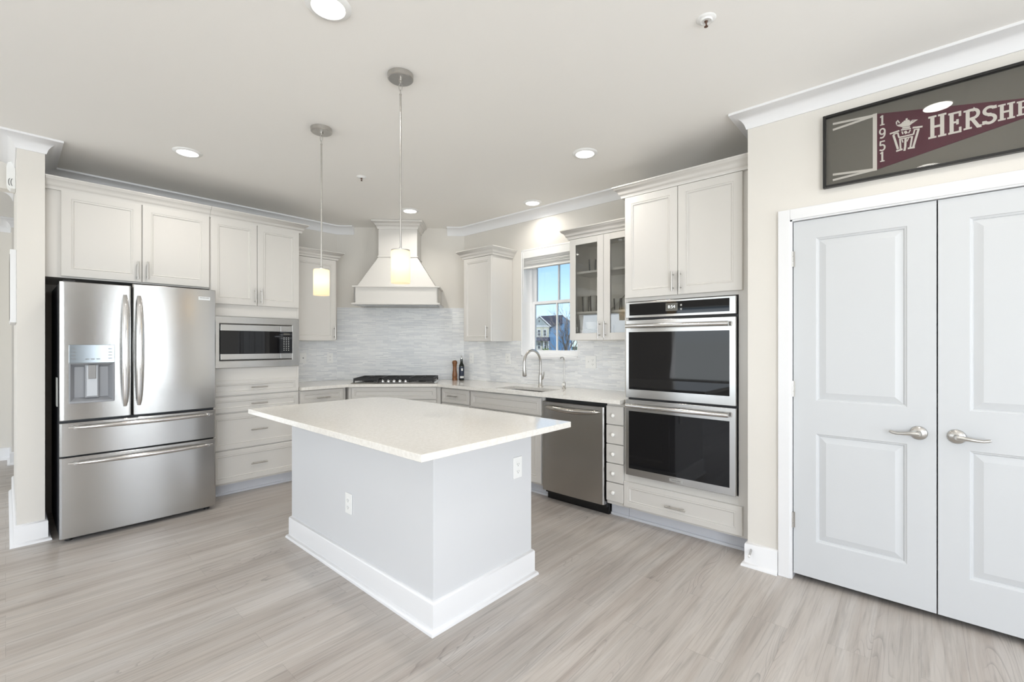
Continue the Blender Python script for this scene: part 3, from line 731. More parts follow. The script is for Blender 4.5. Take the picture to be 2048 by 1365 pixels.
t = thing('refrigerator', 'stainless steel french-door refrigerator with water dispenser and two bottom drawers', 'refrigerator', (FRX, FRY, 0))
FW = 0.902
b = MB(); b.box(0.004, FW-0.004, 0.058, 0.80, 0.03, 1.745); b.box(0.03, FW-0.03, 0.075, 0.16, 0.002, 0.03); b.build('cabinet_body', DARKSIDE, t, bev=0.003)
for x in (0.05, FW-0.05):
    b = MB(); b.box(x-0.03, x+0.03, 0.02, 0.12, 1.745, 1.765); b.build('hinge_cover', BLACK, t, bev=0.004)
    b = MB(); b.lathe([(0.02,0),(0.02,0.02),(0.012,0.02),(0.012,0.03)], x, 0.07, 0.0, 16); b.build('foot', BLACK, t)
full = (0, FW)
# left door is built around the dispenser recess
dx0, dx1, dz0, dz1 = 0.046, 0.278, 0.938, 1.328
def door_with_hole():
    b = MB(); x0, x1, z0, z1 = 0.002, 0.368, 0.820, 1.752; n = 24; e = 0.010
    xs = sorted(set([x0 + (x1-x0)*(0.5-0.5*math.cos(PI*i/n)) for i in range(n+1)] + [dx0, dx1])); zs = [z0, z0+0.004, dz0, dz1, z1-0.004, z1]
    def yy(x, z):
        u = x/FW; ed = 0
        for d_ in (x-x0, x1-x):
            if d_ < e: ed += (e-math.sqrt(max(0, e*e-(e-d_)**2)))
        return -0.012*(1-(2*u-1)**2)+ed+(0.004 if z in (z0, z1) else 0)
    vs = [(x, yy(x,z), z) for z in zs for x in xs]; m = len(xs); fs = []
    for j in range(len(zs)-1):
        for i in range(m-1):
            if j == 2 and dx0-1e-6 <= xs[i] and xs[i+1] <= dx1+1e-6: continue
            fs.append((j*m+i, j*m+i+1, (j+1)*m+i+1, (j+1)*m+i))
    k = len(vs)
    vs += [(x0,0.05,z0),(x1,0.05,z0),(x0,0.05,z1),(x1,0.05,z1)]
    fs += [(k+2,k+3,k+1,k), tuple(list(range(0,m))[::-1]+[k,k+1]), tuple(list(range(5*m,6*m))+[k+3,k+2])]
    fs += [tuple([k]+[j*m for j in range(6)]+[k+2]), tuple([k+1,k+3]+[j*m+m-1 for j in range(5,-1,-1)])]
    b.add(vs, fs); return b
dl = door_with_hole().build('door', STEEL, t, smooth=30)
b = MB(); bowed(b, 0.376, FW-0.002, 0.820, 1.768, 0, full=full); dr = b.build('door', STEEL, t, smooth=30)
b = MB(); bowed(b, 0.002, FW-0.002, 0.580, 0.803, 0, full=full); w1 = b.build('drawer', STEEL, t, smooth=30)
b = MB(); bowed(b, 0.002, FW-0.002, 0.030, 0.570, 0, full=full); w2 = b.build('drawer', STEEL, t, smooth=30)
def vhandle(parent, x, z0, z1):
    b = MB(); n = 22; P = []; rs = []
    for i in range(n+1):
        u = i/n; z = z0+(z1-z0)*u; P.append((z, 0.012+0.045*math.sin(PI*u)**0.6 if 0 < u < 1 else 0.010, 0.0235*min(1, (math.sin(PI*u)+0.01)**0.22) if 0 < u < 1 else 0.010))
    vs = []; fs = []; k = 12
    for z, out, hw in P:
        for j in range(k):
            a = 2*PI*j/k; vs.append((x+hw*math.cos(a), -0.010-out+0.011*math.sin(a)*(1 if hw > 0.006 else 0.4), z))
    for i in range(n):
        for j in range(k): fs.append((i*k+j, i*k+(j+1)%k, (i+1)*k+(j+1)%k, (i+1)*k+j))
    fs += [tuple(range(k))[::-1], tuple(n*k+j for j in range(k))]
    b.add(vs, fs)
    for z in (z0+0.05, z1-0.05): b.box(x-0.010, x+0.010, -0.036, 0.004, z-0.020, z+0.020)
    return b.build('handle', POLISH, parent, smooth=60)
vhandle(dl, 0.333, 0.890, 1.685); vhandle(dr, 0.411, 0.890, 1.685)
def hhandle(parent, x0, x1, z):
    b = MB(); n = 24; pts = []; rs = []
    for i in range(n+1):
        u = i/n; pts.append((x0+(x1-x0)*u, -0.014-0.042*math.sin(PI*u)**0.5 if 0 < u < 1 else -0.010, z)); rs.append(0.0165*min(1, (math.sin(PI*u)+0.01)**0.3) if 0 < u < 1 else 0.005)
    b.tube(pts, rs, 14)
    for x in (x0+0.035, x1-0.035): b.box(x-0.012, x+0.012, -0.035, 0.0, z-0.009, z+0.009)
    return b.build('handle', POLISH, parent, smooth=60)
hhandle(w1, 0.045, 0.872, 0.772); hhandle(w2, 0.045, 0.872, 0.532)
# dispenser set into the left door
b = MB(); y = -0.010
b.loops(dx0, dx1, dz0, dz1-0.122, y, [(0,0.004),(0.004,0.0),(0.008,0.002),(0.030,0.046)], cap=True)
ds = b.build('dispenser', GREYPL, t, smooth=0)
b = MB(); b.prism_xz([(dx0,dz1-0.124),(dx1,dz1-0.124),(dx1,dz1),(dx0,dz1)], y-0.001, y+0.02); b.build('control_panel', FDISP, ds, bev=0.002)
for lx in (dx0+0.014, dx1-0.034):
    for k in range(4): MB().box(lx, lx+0.020, y-0.0016, y-0.0008, dz1-0.030-k*0.022, dz1-0.026-k*0.022).build('button_print', SLOT, ds, smooth=0)
for k in range(3): MB().box(dx0+0.080+k*0.028, dx0+0.100+k*0.028, y-0.0016, y-0.0008, dz1-0.100, dz1-0.095).build('button_print', SLOT, ds, smooth=0)
b = MB(); b.box((dx0+dx1)/2-0.037, (dx0+dx1)/2+0.037, 0.008, 0.040, 0.962, 1.196); b.build('paddle', GREYPL, ds, bev=0.008)
b = MB(); b.box((dx0+dx1)/2-0.028, (dx0+dx1)/2+0.028, 0.003, 0.008, 0.975, 1.185); b.build('paddle_face', mat('paddle_light', lin(196,200,205), 0.3, noise=10, var=0.02), ds, bev=0.004)
b = MB(); b.box((dx0+dx1)/2-0.020, (dx0+dx1)/2+0.020, -0.002, 0.003, 1.095, 1.190); b.build('nozzle', mat('nozzle_grey', lin(128,126,124), 0.3, 0.5, noise=10, var=0.02), ds, bev=0.004)
b = MB(); b.box(dx0+0.002, dx1-0.002, y-0.004, 0.05, dz0-0.006, dz0+0.008); b.build('drip_tray', GREYPL, ds, bev=0.003)
b = MB(); b.box(0.779, 0.858, -0.0085, -0.003, 1.682, 1.709); bd = b.build('badge', mat('badge_white', lin(222,224,224), 0.4, 0.2, noise=10, var=0.01), t, bev=0.001)
text('badge_lettering', 'FRIGIDAIRE', 0.0125, SLOT, bd, (0.8185, -0.0090, 1.699))
b = MB(); b.box(-0.0005, 0.004, 0.20, 0.30, 0.90, 1.10); b.build('energy_label', MARK, t, smooth=0)

# ------------------------------------------------------------------ microwave
t = thing('microwave_oven', 'built-in stainless microwave with wide trim frame in the tall cabinet', 'microwave', (TX, FY, 0))
b = MB(); b.box(0.07, 0.68, 0.004, 0.42, 1.19, 1.51); b.build('housing', BLACK, t, smooth=0)
b = MB(); b.loops(0.007, 0.743, 1.123, 1.577, -0.022, [(0,0.022),(0,0.004),(0.004,0),(0.060,0),(0.066,0.006),(0.066,0.022)], cap=False); b.build('trim_frame', STEEL, t, smooth=0)
y = -0.019
b = MB(); b.box(0.077, 0.569, y, 0.003, 1.196, 1.506); dd = b.build('door', STEEL, t, bev=0.003)
b = MB(); b.box(0.077, 0.569, y-0.0012, y, 1.246, 1.452); b.build('door_window', BLACKGL, dd, smooth=0)
b = MB(); b.box(0.571, 0.679, y, 0.003, 1.196, 1.506); cp = b.build('control_panel', STEEL, t, bev=0.003)
b = MB(); b.box(0.571, 0.679, y-0.0012, y, 1.246, 1.452); b.build('keypad', BLACKGL, cp, smooth=0)
b = MB()
for r0 in range(8):
    for k in range(3):
        z = 1.392-r0*0.0165; x = 0.603+k*0.021
        b.box(x-0.004, x+0.004, y-0.002, y-0.0011, z-0.0022, z+0.0022)
b.build('key_print', MARK, cp, smooth=0)
b = MB(); b.box(0.600, 0.655, y-0.002, y-0.0011, 1.420, 1.436); b.build('clock_display', DISP, cp, smooth=0)

# ------------------------------------------------------------------ gas cooktop and hood (45 degree frames on the corner wall)
wp = diag(-1.0, 5.452)
t = thing('gas_cooktop', 'stainless five-burner gas cooktop with black grates and front knobs in the corner', 'cooktop', (wp[0], wp[1], 0.914), -45)
b = MB(); hw = 0.448; y0, y1 = -0.568, -0.066
b.add([(-hw,y0,0.0005),(hw,y0,0.0005),(hw,y1,0.0005),(-hw,y1,0.0005),(-hw+0.02,y0+0.02,0.012),(hw-0.02,y0+0.02,0.012),(hw-0.02,y1-0.02,0.012),(-hw+0.02,y1-0.02,0.012)], [(0,1,5,4),(1,2,6,5),(2,3,7,6),(3,0,4,7),(4,5,6,7),(3,2,1,0)])
b.build('tray', STEEL, t, smooth=0)
def grate(x0, x1, ya, yb):
    b = MB(); z0, z1 = 0.040, 0.055; wd = 0.012
    b.box(x0,x1,ya,ya+wd,z0-0.012,z1); b.box(x0,x1,yb-wd,yb,z0-0.012,z1); b.box(x0,x0+wd,ya+wd,yb-wd,z0-0.012,z1); b.box(x1-wd,x1,ya+wd,yb-wd,z0-0.012,z1)
    xm = (x0+x1)/2; ym = (ya+yb)/2
    b.box(x0+wd,x1-wd,ym-wd/2,ym+wd/2,z0,z1)
    for yc in ((ya+ym)/2, (yb+ym)/2):
        b.box(x0+wd,xm-0.02,yc-0.005,yc+0.005,z0,z1+0.002); b.box(xm+0.02,x1-wd,yc-0.005,yc+0.005,z0,z1+0.002)
    for s in (-1, 1): b.box(xm-0.005,xm+0.005,ya+wd if s < 0 else ym+wd/2,ym-wd/2 if s < 0 else yb-wd,z0,z1+0.002)
    for x in (x0, x1-wd):
        for yq in (ya, yb-wd): b.box(x,x+wd,yq,yq+wd,0.011,z0)
    return b.build('grate', IRON, t, bev=0.002)
grate(-0.425, -0.158, -0.530, -0.090); grate(-0.152, 0.152, -0.440, -0.090); grate(0.158, 0.425, -0.530, -0.090)
for x, yb, r in ((-0.29,-0.42,0.04),(-0.29,-0.20,0.032),(0.0,-0.265,0.052),(0.29,-0.42,0.032),(0.29,-0.20,0.04)):
    b = MB(); b.lathe([(r+0.012,0.0115),(r+0.010,0.018),(r,0.022),(r,0.030),(r*0.9,0.034),(0,0.034)], x, yb, 0, 24); b.build('burner', IRON, t, smooth=40)
for x in (-0.120,-0.060,0.0,0.062,0.124):
    b = MB(); b.lathe([(0.022,0.0118),(0.022,0.014),(0.018,0.016),(0.0185,0.028),(0.016,0.032),(0,0.033)], x, -0.505, 0, 20); b.box(x-0.003,x+0.003,-0.521,-0.489,0.030,0.040); b.build('knob', POLISH, t, smooth=40)

t = thing('range_hood', 'off-white painted chimney range hood on the corner wall above the cooktop', 'range hood', (wp[0], wp[1], 0), -45)
def hbox(b, hw, yf, z0, z1): b.box(-hw, hw, yf, -0.001, z0, z1)
b = MB(); b.frame(-0.457, 0.457, 0, 0, 0.0, 0, 0) if False else None
b = MB()
b.box(-0.457,-0.440,-0.400,-0.001,1.778,1.962); b.box(0.440,0.457,-0.400,-0.001,1.778,1.962); b.box(-0.457,0.457,-0.400,-0.383,1.778,1.962); b.box(-0.44,0.44,-0.383,-0.001,1.945,1.962)
b.build('canopy_box', CAB, t, smooth=0)
b = MB(); b.box(-0.480,0.480,-0.420,-0.383,1.768,1.787); b.box(-0.480,-0.440,-0.383,-0.001,1.768,1.787); b.box(0.440,0.480,-0.383,-0.001,1.768,1.787); b.build('lower_moulding', CAB, t, bev=0.004)
b = MB(); hbox(b, 0.476, -0.416, 1.957, 1.974); b.build('upper_moulding', CAB, t, bev=0.004)
b = MB(); b.add([(-0.425,-0.385,1.974),(0.425,-0.385,1.974),(0.425,-0.001,1.974),(-0.425,-0.001,1.974),(-0.213,-0.302,2.310),(0.213,-0.302,2.310),(0.213,-0.001,2.310),(-0.213,-0.001,2.310)], [(3,2,1,0),(4,5,6,7),(0,1,5,4),(1,2,6,5),(2,3,7,6),(3,0,4,7)])
b.build('sloped_canopy', CAB, t, smooth=0)
b = MB(); hbox(b, 0.226, -0.315, 2.306, 2.320); b.build('neck_bead', CAB, t, bev=0.004)
b = MB(); hbox(b, 0.214, -0.302, 2.318, 2.70); b.build('chimney', CAB, t, smooth=0)
HC = [(0,2.622),(0.010,2.622),(0.012,2.636),(0.018,2.648),(0.026,2.656),(0.030,2.658),(0.034,2.670),(0.046,2.684),(0.060,2.692),(0.066,2.694),(0.066,2.712),(0,2.712)]
MB().sweep([(-0.214,-0.002),(-0.214,-0.302),(0.214,-0.302),(0.214,-0.002)], HC).build('crown', CAB, t, smooth=50)
b = MB(); b.box(-0.436,0.436,-0.381,-0.002,1.771,1.778); b.build('filter_insert', STEELD, t, smooth=0)

# ------------------------------------------------------------------ dishwasher
t = thing('dishwasher', 'stainless dishwasher with a bowed bar handle left of the small drawers', 'dishwasher', (FX, 2.407, 0), -90)
b = MB(); b.box(0.004, 0.598, 0.012, 0.52, 0.06, 0.872); b.box(0.004, 0.602, 0.040, 0.060, 0.0, 0.10); b.build('tub', BLACK, t, smooth=0)
b = MB(); bowed(b, 0.002, 0.598, 0.090, 0.848, -0.038, bow=0.006, depth=0.046, full=(0,0.6)); d = b.build('door', STEELD, t, smooth=30)
b = MB(); pts = []; rs = []
for i in range(25):
    u = i/24; pts.append((0.040+0.528*u, -0.046-0.042*math.sin(PI*u)**0.5 if 0 < u < 1 else -0.044, 0.806-0.010*math.sin(PI*u))); rs.append(0.023*min(1, (math.sin(PI*u)+0.01)**0.3) if 0 < u < 1 else 0.006)
b.tube(pts, rs, 14)
for x in (0.075, 0.533): b.box(x-0.012,x+0.012,-0.072,-0.040,0.795,0.811)
b.build('handle', mat('handle_steel', (0.5,0.48,0.45,1), 0.18, 1.0, noise=6, var=0.02), d, smooth=60)

# ------------------------------------------------------------------ double oven
t = thing('double_oven', 'stainless double wall oven with black glass doors built into the tall cabinet', 'oven', (FX, 1.648, 0), -90)
b = MB(); b.box(0.034, 0.790, 0.002, 0.52, 0.368, 1.644); b.build('housing', BLACK, t, smooth=0)
OX0, OX1 = 0.030, 0.789
y = -0.042
b = MB(); b.box(OX0, OX1, y, 0.0, 1.525, 1.640); cp = b.build('control_panel', STEEL, t, bev=0.003)
b = MB(); b.box(0.060, 0.752, y-0.0015, y, 1.542, 1.627); b.build('control_glass', BLACKGL, cp, smooth=0)
b = MB(); b.box(0.335, 0.420, y-0.0025, y-0.0014, 1.562, 1.616); dp = b.build('display', DISP, cp, smooth=0)
text('clock_digits', '8:54', 0.030, LED, dp, (0.377, y-0.0030, 1.590))
b = MB()
for z in (1.603, 1.596, 1.575, 1.568): b.box(0.438, 0.449, y-0.0022, y-0.0014, z-0.002, z+0.002)
b.build('touch_marks', MARK, cp, smooth=0)
def oven_door(z0, z1, g0, g1, hz):
    b = MB(); b.box(OX0, OX1, y, 0.0, z0, z1); d = b.build('door', STEEL, t, bev=0.003)
    b = MB(); b.box(0.055, 0.752, y-0.0015, y, g0, g1); b.build('door_window', BLACKGL, d, smooth=0)
    b = MB(); n = 20; pts = []
    for i in range(n+1):
        u = i/n; pts.append((0.050+0.706*u, y-0.036-0.016*math.sin(PI*u), hz))
    b.tube(pts, 0.0155, 14)
    for x in (0.075, 0.731): b.box(x-0.014, x+0.014, y-0.036, y, hz-0.010, hz+0.010)
    b.build('handle', POLISH, d, smooth=50)
    return d
oven_door(0.940, 1.508, 1.001, 1.421, 1.464)
dlow = oven_door(0.368, 0.926, 0.419, 0.842, 0.884)
b = MB(); b.box(0.360, 0.452, y-0.002, y, 0.384, 0.404); bd = b.build('badge', mat('badge_steel', (0.6,0.6,0.58,1), 0.35, 0.8, noise=10, var=0.02), dlow, bev=0.0008)
o = text('badge_lettering', 'FRIGIDAIRE', 0.0125, SLOT, t, (0.406, y-0.0026, 0.394))

# ------------------------------------------------------------------ faucets and things on the worktop
t = thing('kitchen_faucet', 'tall brushed nickel gooseneck faucet with pull-down head behind the sink', 'faucet', (3.525, 2.782, CT1), -90)
b = MB(); b.lathe([(0.027,0),(0.027,0.004),(0.022,0.010),(0.020,0.060),(0.0185,0.110),(0.0165,0.125),(0.013,0.135)], 0,0,0,24); b.build('base', NICKEL, t, smooth=50)
pts = [(0,0,0.125),(0,0,0.235)]
for i in range(1, 13):
    a = PI*i/12*1.06; pts.append((0, -0.125+0.125*math.cos(a), 0.235+0.125*math.sin(a)))
b = MB(); b.tube(pts, 0.0125, 14); b.build('gooseneck', NICKEL, t, smooth=60)
e = Vector(pts[-1]); dv = (e-Vector(pts[-2])).normalized()
b = MB(); b.tube([e, e+dv*0.02, e+dv*0.09, e+dv*0.095], [0.0135,0.0155,0.021,0.019], 18); sp = b.build('spray_head', NICKEL, t, smooth=50)
b = MB(); b.tube([e+dv*0.095, e+dv*0.098], 0.016, 16); b.build('spray_face', BLACK, sp)
b = MB(); b.tube([(0.018,0,0.075),(0.034,-0.004,0.085),(0.044,-0.006,0.120),(0.048,-0.006,0.150)], [0.011,0.010,0.007,0.006], 12); b.build('lever', NICKEL, t, smooth=60)
t = thing('filter_faucet', 'slim drinking-water faucet with a white knob to the right of the main faucet', 'faucet', (3.515, 2.490, CT1), -90)
b = MB(); b.lathe([(0.020,0),(0.019,0.006),(0.011,0.014),(0.013,0.022),(0.014,0.050),(0.009,0.062),(0.006,0.066)], 0,0,0,20); b.build('base', NICKEL, t, smooth=50)
pts = [(0,0,0.06),(0,0,0.262)]
for i in range(1, 9):
    a = PI*0.55*i/8; pts.append((0, -0.034+0.034*math.cos(a), 0.262+0.034*math.sin(a)))
pts.append((0,-0.060,0.288))
b = MB(); b.tube(pts, 0.0062, 10); b.build('spout', NICKEL, t, smooth=60)
b = MB(); b.lathe([(0.010,0),(0.013,0.006),(0.011,0.016),(0,0.018)], 0,-0.012,0.040,16,0,Matrix.Rotation(R(90),3,'X')); b.build('knob', CERAMIC, t, smooth=60)
# pepper mill
t = thing('pepper_mill', 'turned walnut pepper mill on the worktop right of the cooktop', 'pepper mill', (3.478, 4.010, CT1))
b = MB(); b.lathe([(0.029,0),(0.029,0.030),(0.026,0.034),(0.028,0.038),(0.029,0.060),(0.024,0.110),(0.021,0.150),(0.024,0.178),(0.027,0.186)], 0,0,0,28); b.build('body', MILLW, t, smooth=40)
b = MB(); b.lathe([(0.024,0.1865),(0.029,0.196),(0.030,0.212),(0.027,0.222),(0.016,0.230),(0.006,0.232)], 0,0,0,28); b.build('head', MILLW, t, smooth=40)
b = MB(); b.lathe([(0.005,0.2315),(0.0065,0.238),(0.004,0.245),(0,0.246)], 0,0,0,14); b.build('nut', CHROME, t, smooth=60)
t = thing('oil_bottle', 'dark olive oil bottle with a navy label next to the pepper mill', 'bottle', (3.532, 3.952, CT1))
b = MB(); b.lathe([(0.028,0),(0.030,0.004),(0.030,0.165),(0.028,0.178),(0.018,0.196),(0.0145,0.210),(0.0145,0.250)], 0,0,0,28); b.build('body', BOTTLE, t, smooth=40)
b = MB(); b.lathe([(0.0304,0.020),(0.0304,0.155)], 0,0,0,28); b.f = b.f[:28]; b.m = b.m[:28]; lb = b.build('label', LABELM, t, smooth=60)
b = MB(); b.lathe([(0.0306,0.028),(0.0306,0.050)], 0,0,0,28)
b.f = [f for i, f in enumerate(b.f[:28]) if 15 <= i <= 21]; b.m = b.m[:len(b.f)]; b.build('label_print', MARK, lb)
b = MB(); b.lathe([(0.0306,0.112),(0.0306,0.140)], 0,0,0,28)
b.f = [f for i, f in enumerate(b.f[:28]) if 17 <= i <= 19]; b.m = b.m[:len(b.f)]; b.build('label_print', MARK, lb)
b = MB(); b.lathe([(0.016,0.2505),(0.016,0.262),(0.010,0.266),(0.005,0.280),(0.004,0.298),(0,0.298)], 0,0,0,16); b.build('pourer', POLISH, t, smooth=40)

# ------------------------------------------------------------------ outlets
def outlet(label, loc, rotz, kind='duplex', gang=1, grp='wall outlets and switches'):
    t = thing('wall_outlet' if kind == 'duplex' else 'wall_switch', label, 'outlet' if kind == 'duplex' else 'switch', loc, rotz, grp)
    w_ = 0.072 if gang == 1 else 0.116; h_ = 0.118
    b = MB(); b.box(-w_/2, w_/2, -0.006, 0, -h_/2, h_/2); b.build('cover_plate', WHITEPL, t, bev=0.004)
    kinds = [kind] if gang == 1 else ['toggle', 'duplex']
    for k, kd in enumerate(kinds):
        x = 0 if gang == 1 else (-0.024 if k == 0 else 0.024)
        if kd == 'duplex':
            for z in (0.020, -0.020):
                b = MB(); b.prism_xz([(x-0.016,z-0.010),(x-0.010,z-0.014),(x+0.010,z-0.014),(x+0.016,z-0.010),(x+0.016,z+0.010),(x+0.010,z+0.014),(x-0.010,z+0.014),(x-0.016,z+0.010)], -0.0075, -0.004); r0 = b.build('receptacle', WHITEPL, t, smooth=0)
                b = MB(); b.box(x-0.0078,x-0.0056,-0.0080,-0.0074,z-0.004,z+0.006); b.box(x+0.0056,x+0.0078,-0.0080,-0.0074,z-0.004,z+0.005); b.box(x-0.0025,x+0.0025,-0.0080,-0.0074,z-0.011,z-0.007); b.build('slots', SLOT, r0, smooth=0)
        elif kd == 'toggle':
            b = MB(); b.box(x-0.005,x+0.005,-0.016,-0.005,-0.004,0.010); b.build('toggle', WHITEPL, t, bev=0.002)
        else:
            b = MB(); b.lathe([(0.006,0),(0.006,0.006),(0.003,0.008),(0,0.008)], x, -0.006, 0, 14, 0, Matrix.Rotation(R(90),3,'X')); b.build('jack', SLOT, t)
    return t
outlet('white outlet on the shaded long side of the island', (IX0-0.0005, 2.437, 0.417), -90)
outlet('white outlet on the bright end of the island under the worktop corner', (1.903, IY0-0.0005, 0.645), 0)
outlet('white jack plate on the tile right against the tall cabinet', (2.205, WY-0.0085, 1.180), 0, 'jack')
outlet('white outlet on the tile left of the cooktop', (2.515, WY-0.0085, 1.173), 0)
outlet('white outlet on the tile just right of the oil bottle', (WX-0.0085, 3.908, 1.169), -90)
outlet('white outlet on the tile between the faucet and the oil bottle', (WX-0.0085, 3.330, 1.175), -90)
outlet('double white plate with switch and outlet under the glass cabinet', (WX-0.0085, 2.283, 1.166), -90, 'toggle', 2)

# ------------------------------------------------------------------ ceiling lamps
LW = 4.3
WARM = (1.0, 0.95, 0.885)
def can(label, x, y, power=1.0):
    t = thing('ceiling_light', label, 'ceiling light', (x, y, ZC), 0, 'recessed ceiling lights')
    b = MB(); b.lathe([(0.064,-0.004),(0.066,-0.010),(0.082,-0.008),(0.090,-0.001),(0.090,0)][::-1], 0,0,0,40); b.build('trim_ring', SATIN, t, smooth=40)
    b = MB(); b.lathe([(0.0,-0.0052),(0.0645,-0.005),(0.0645,-0.003)], 0,0,0,40); b.build('lens', LENS, t)
    lamp('downlight', 'AREA', (0,0,-0.012), LW*power, WARM, (0,0,0), t, shape='DISK', size=0.125, spread=R(150))
    return t
can('round recessed ceiling light nearest the camera, above the island front', 0.881, 1.798)
can('round recessed ceiling light in front of the refrigerator cabinets', 0.874, 3.919)
can('round recessed ceiling light near the oven tower', 2.797, 1.799)
can('round recessed ceiling light just in front of the range hood', 2.790, 3.917)
can('round recessed ceiling light close to the wall above the window', 3.431, 2.807, 0.55)
for x, y in ((1.18,-0.05),(2.33,-0.08),(-1.2,1.8),(-1.2,-0.05)): can('round recessed ceiling light behind the camera', x, y, 0.5)

# pendants
def pendant(label, x, y):
    t = thing('pendant_light', label, 'pendant light', (x, y, ZC), 0, 'pendant lights over the island')
    b = MB(); b.lathe([(0.0,-0.026),(0.060,-0.026),(0.0645,-0.022),(0.0645,-0.002),(0.0645,0)], 0,0,0,40); b.build('canopy', NICKEL, t, smooth=40)
    b = MB(); b.lathe([(0,-0.046),(0.006,-0.044),(0.006,-0.036),(0.011,-0.034),(0.011,-0.026)], 0,0,0,16)
    def link(zc, hh, ww, rot): 
        pts = [(ww*math.cos(a)*math.cos(rot), ww*math.cos(a)*math.sin(rot), zc+hh*math.sin(a)) for a in [2*PI*i/20 for i in range(21)]]
        b.tube(pts, 0.0018, 8)
    link(-0.062, 0.020, 0.009, R(-48)); link(-0.090, 0.012, 0.006, R(42))
    b.build('loop_links', NICKEL, t, smooth=60)
    b = MB(); b.lathe([(0.0048,-0.897),(0.0048,-0.104),(0.0065,-0.103),(0.0065,-0.098),(0.003,-0.096)], 0,0,0,14); b.build('rod', NICKEL, t, smooth=40)
    b = MB(); b.lathe([(0.047,-0.906),(0.047,-0.900),(0.012,-0.896),(0.008,-0.885),(0.0,-0.884)], 0,0,0,32); b.build('shade_holder', NICKEL, t, smooth=40)
    b = MB(); k = 40
    b.lathe([(0.0475,-1.070),(0.0485,-1.066),(0.0485,-0.912),(0.046,-0.905)], 0,0,0,k); b.f = b.f[:3*k]; b.m = b.m[:3*k]; b.build('glass_shade', SHADE, t, smooth=60)
    b = MB(); b.lathe([(0,-1.015),(0.014,-1.010),(0.020,-0.995),(0.016,-0.975),(0.010,-0.955),(0.010,-0.905)], 0,0,0,16); b.build('bulb', LENS, t, smooth=60)
    lamp('bulb_light', 'POINT', (0,0,-0.990), 0.42, (1.0,0.76,0.46), parent=t, shadow_soft_size=0.022)
    return t
pendant('nearer pendant light with a lit opal glass cylinder, hanging in front of the hood', 1.354, 1.982)
pendant('farther pendant light with a lit opal glass cylinder, left of the hood', 1.352, 2.853)

# sprinklers
def sprinkler(label, x, y):
    t = thing('fire_sprinkler', label, 'sprinkler', (x, y, ZC), 0, 'fire sprinklers')
    b = MB(); b.lathe([(0.018,-0.010),(0.022,-0.012),(0.026,-0.006),(0.036,-0.004),(0.040,0)][::-1], 0,0,0,32); b.build('escutcheon', SATIN, t, smooth=40)
    b = MB(); b.lathe([(0.002,-0.028),(0.003,-0.020),(0.007,-0.012),(0.008,-0.004)], 0,0,0,14)
    b.tube([(0.007,0,-0.010),(0.008,0,-0.020),(0.002,0,-0.030)], 0.0013, 8); b.tube([(-0.007,0,-0.010),(-0.008,0,-0.020),(-0.002,0,-0.030)], 0.0013, 8)
    b.build('head', RUST, t, smooth=40)
    b = MB(); b.lathe([(0,-0.034),(0.008,-0.0335),(0.008,-0.032),(0.003,-0.029)], 0,0,0,16); b.build('deflector', RUST, t)
sprinkler('ceiling fire sprinkler nearest the pantry wall', 1.988, 0.674)
sprinkler('ceiling fire sprinkler between the pendants and the hood', 1.962, 3.427)

# ------------------------------------------------------------------ framed pennant above the pantry doors
t = thing('framed_pennant', 'long black-framed maroon felt pennant above the pantry doors', 'picture', (PX, 0.388, 2.176), -90)
FWd, FH = 1.075, 0.390
b = MB(); b.frame(0, FWd, 0, FH, 0.013, -0.030, -0.001); b.build('frame', FRAMEB, t, bev=0.002)
b = MB(); b.box(0.010, FWd-0.010, -0.006, -0.001, 0.010, FH-0.010); b.build('mount', MATTE, t, smooth=0)
MB().box(0.011, FWd-0.011, -0.0235, -0.0215, 0.011, FH-0.011).build('glazing', PICGL, t, smooth=0)
x0 = 0.228; y0, y1 = -0.0085, -0.0062
zt, zb = 0.335, 0.050
b = MB(); b.prism_xz([(x0,zb),(x0+0.725,0.188),(x0,zt)], y0, y1); pn = b.build('pennant', FELT, t, smooth=0)
b = MB(); b.box(x0-0.017, x0, y0-0.0006, y1, zb-0.004, zt+0.004)
for z, s in ((zt-0.004, 1), (zb+0.004, -1)):
    b.stroke([(x0-0.012, z), (0.042, z+0.012 if s > 0 else z+0.016)], 0.011, y0-0.0004, y1); b.stroke([(x0-0.012, z-0.002), (0.042, z-0.020 if s > 0 else z-0.014)], 0.011, y0-0.0010, y1-0.0006)
b.build('binding_and_ties', CREAM, pn, smooth=0)
ya, yb = -0.0096, -0.0086; lay = [0]
def arc(cx, cz, rx, rz, a0, a1, n=12): return [(cx+rx*math.cos(R(a0+(a1-a0)*i/n)), cz+rz*math.sin(R(a0+(a1-a0)*i/n))) for i in range(n+1)]
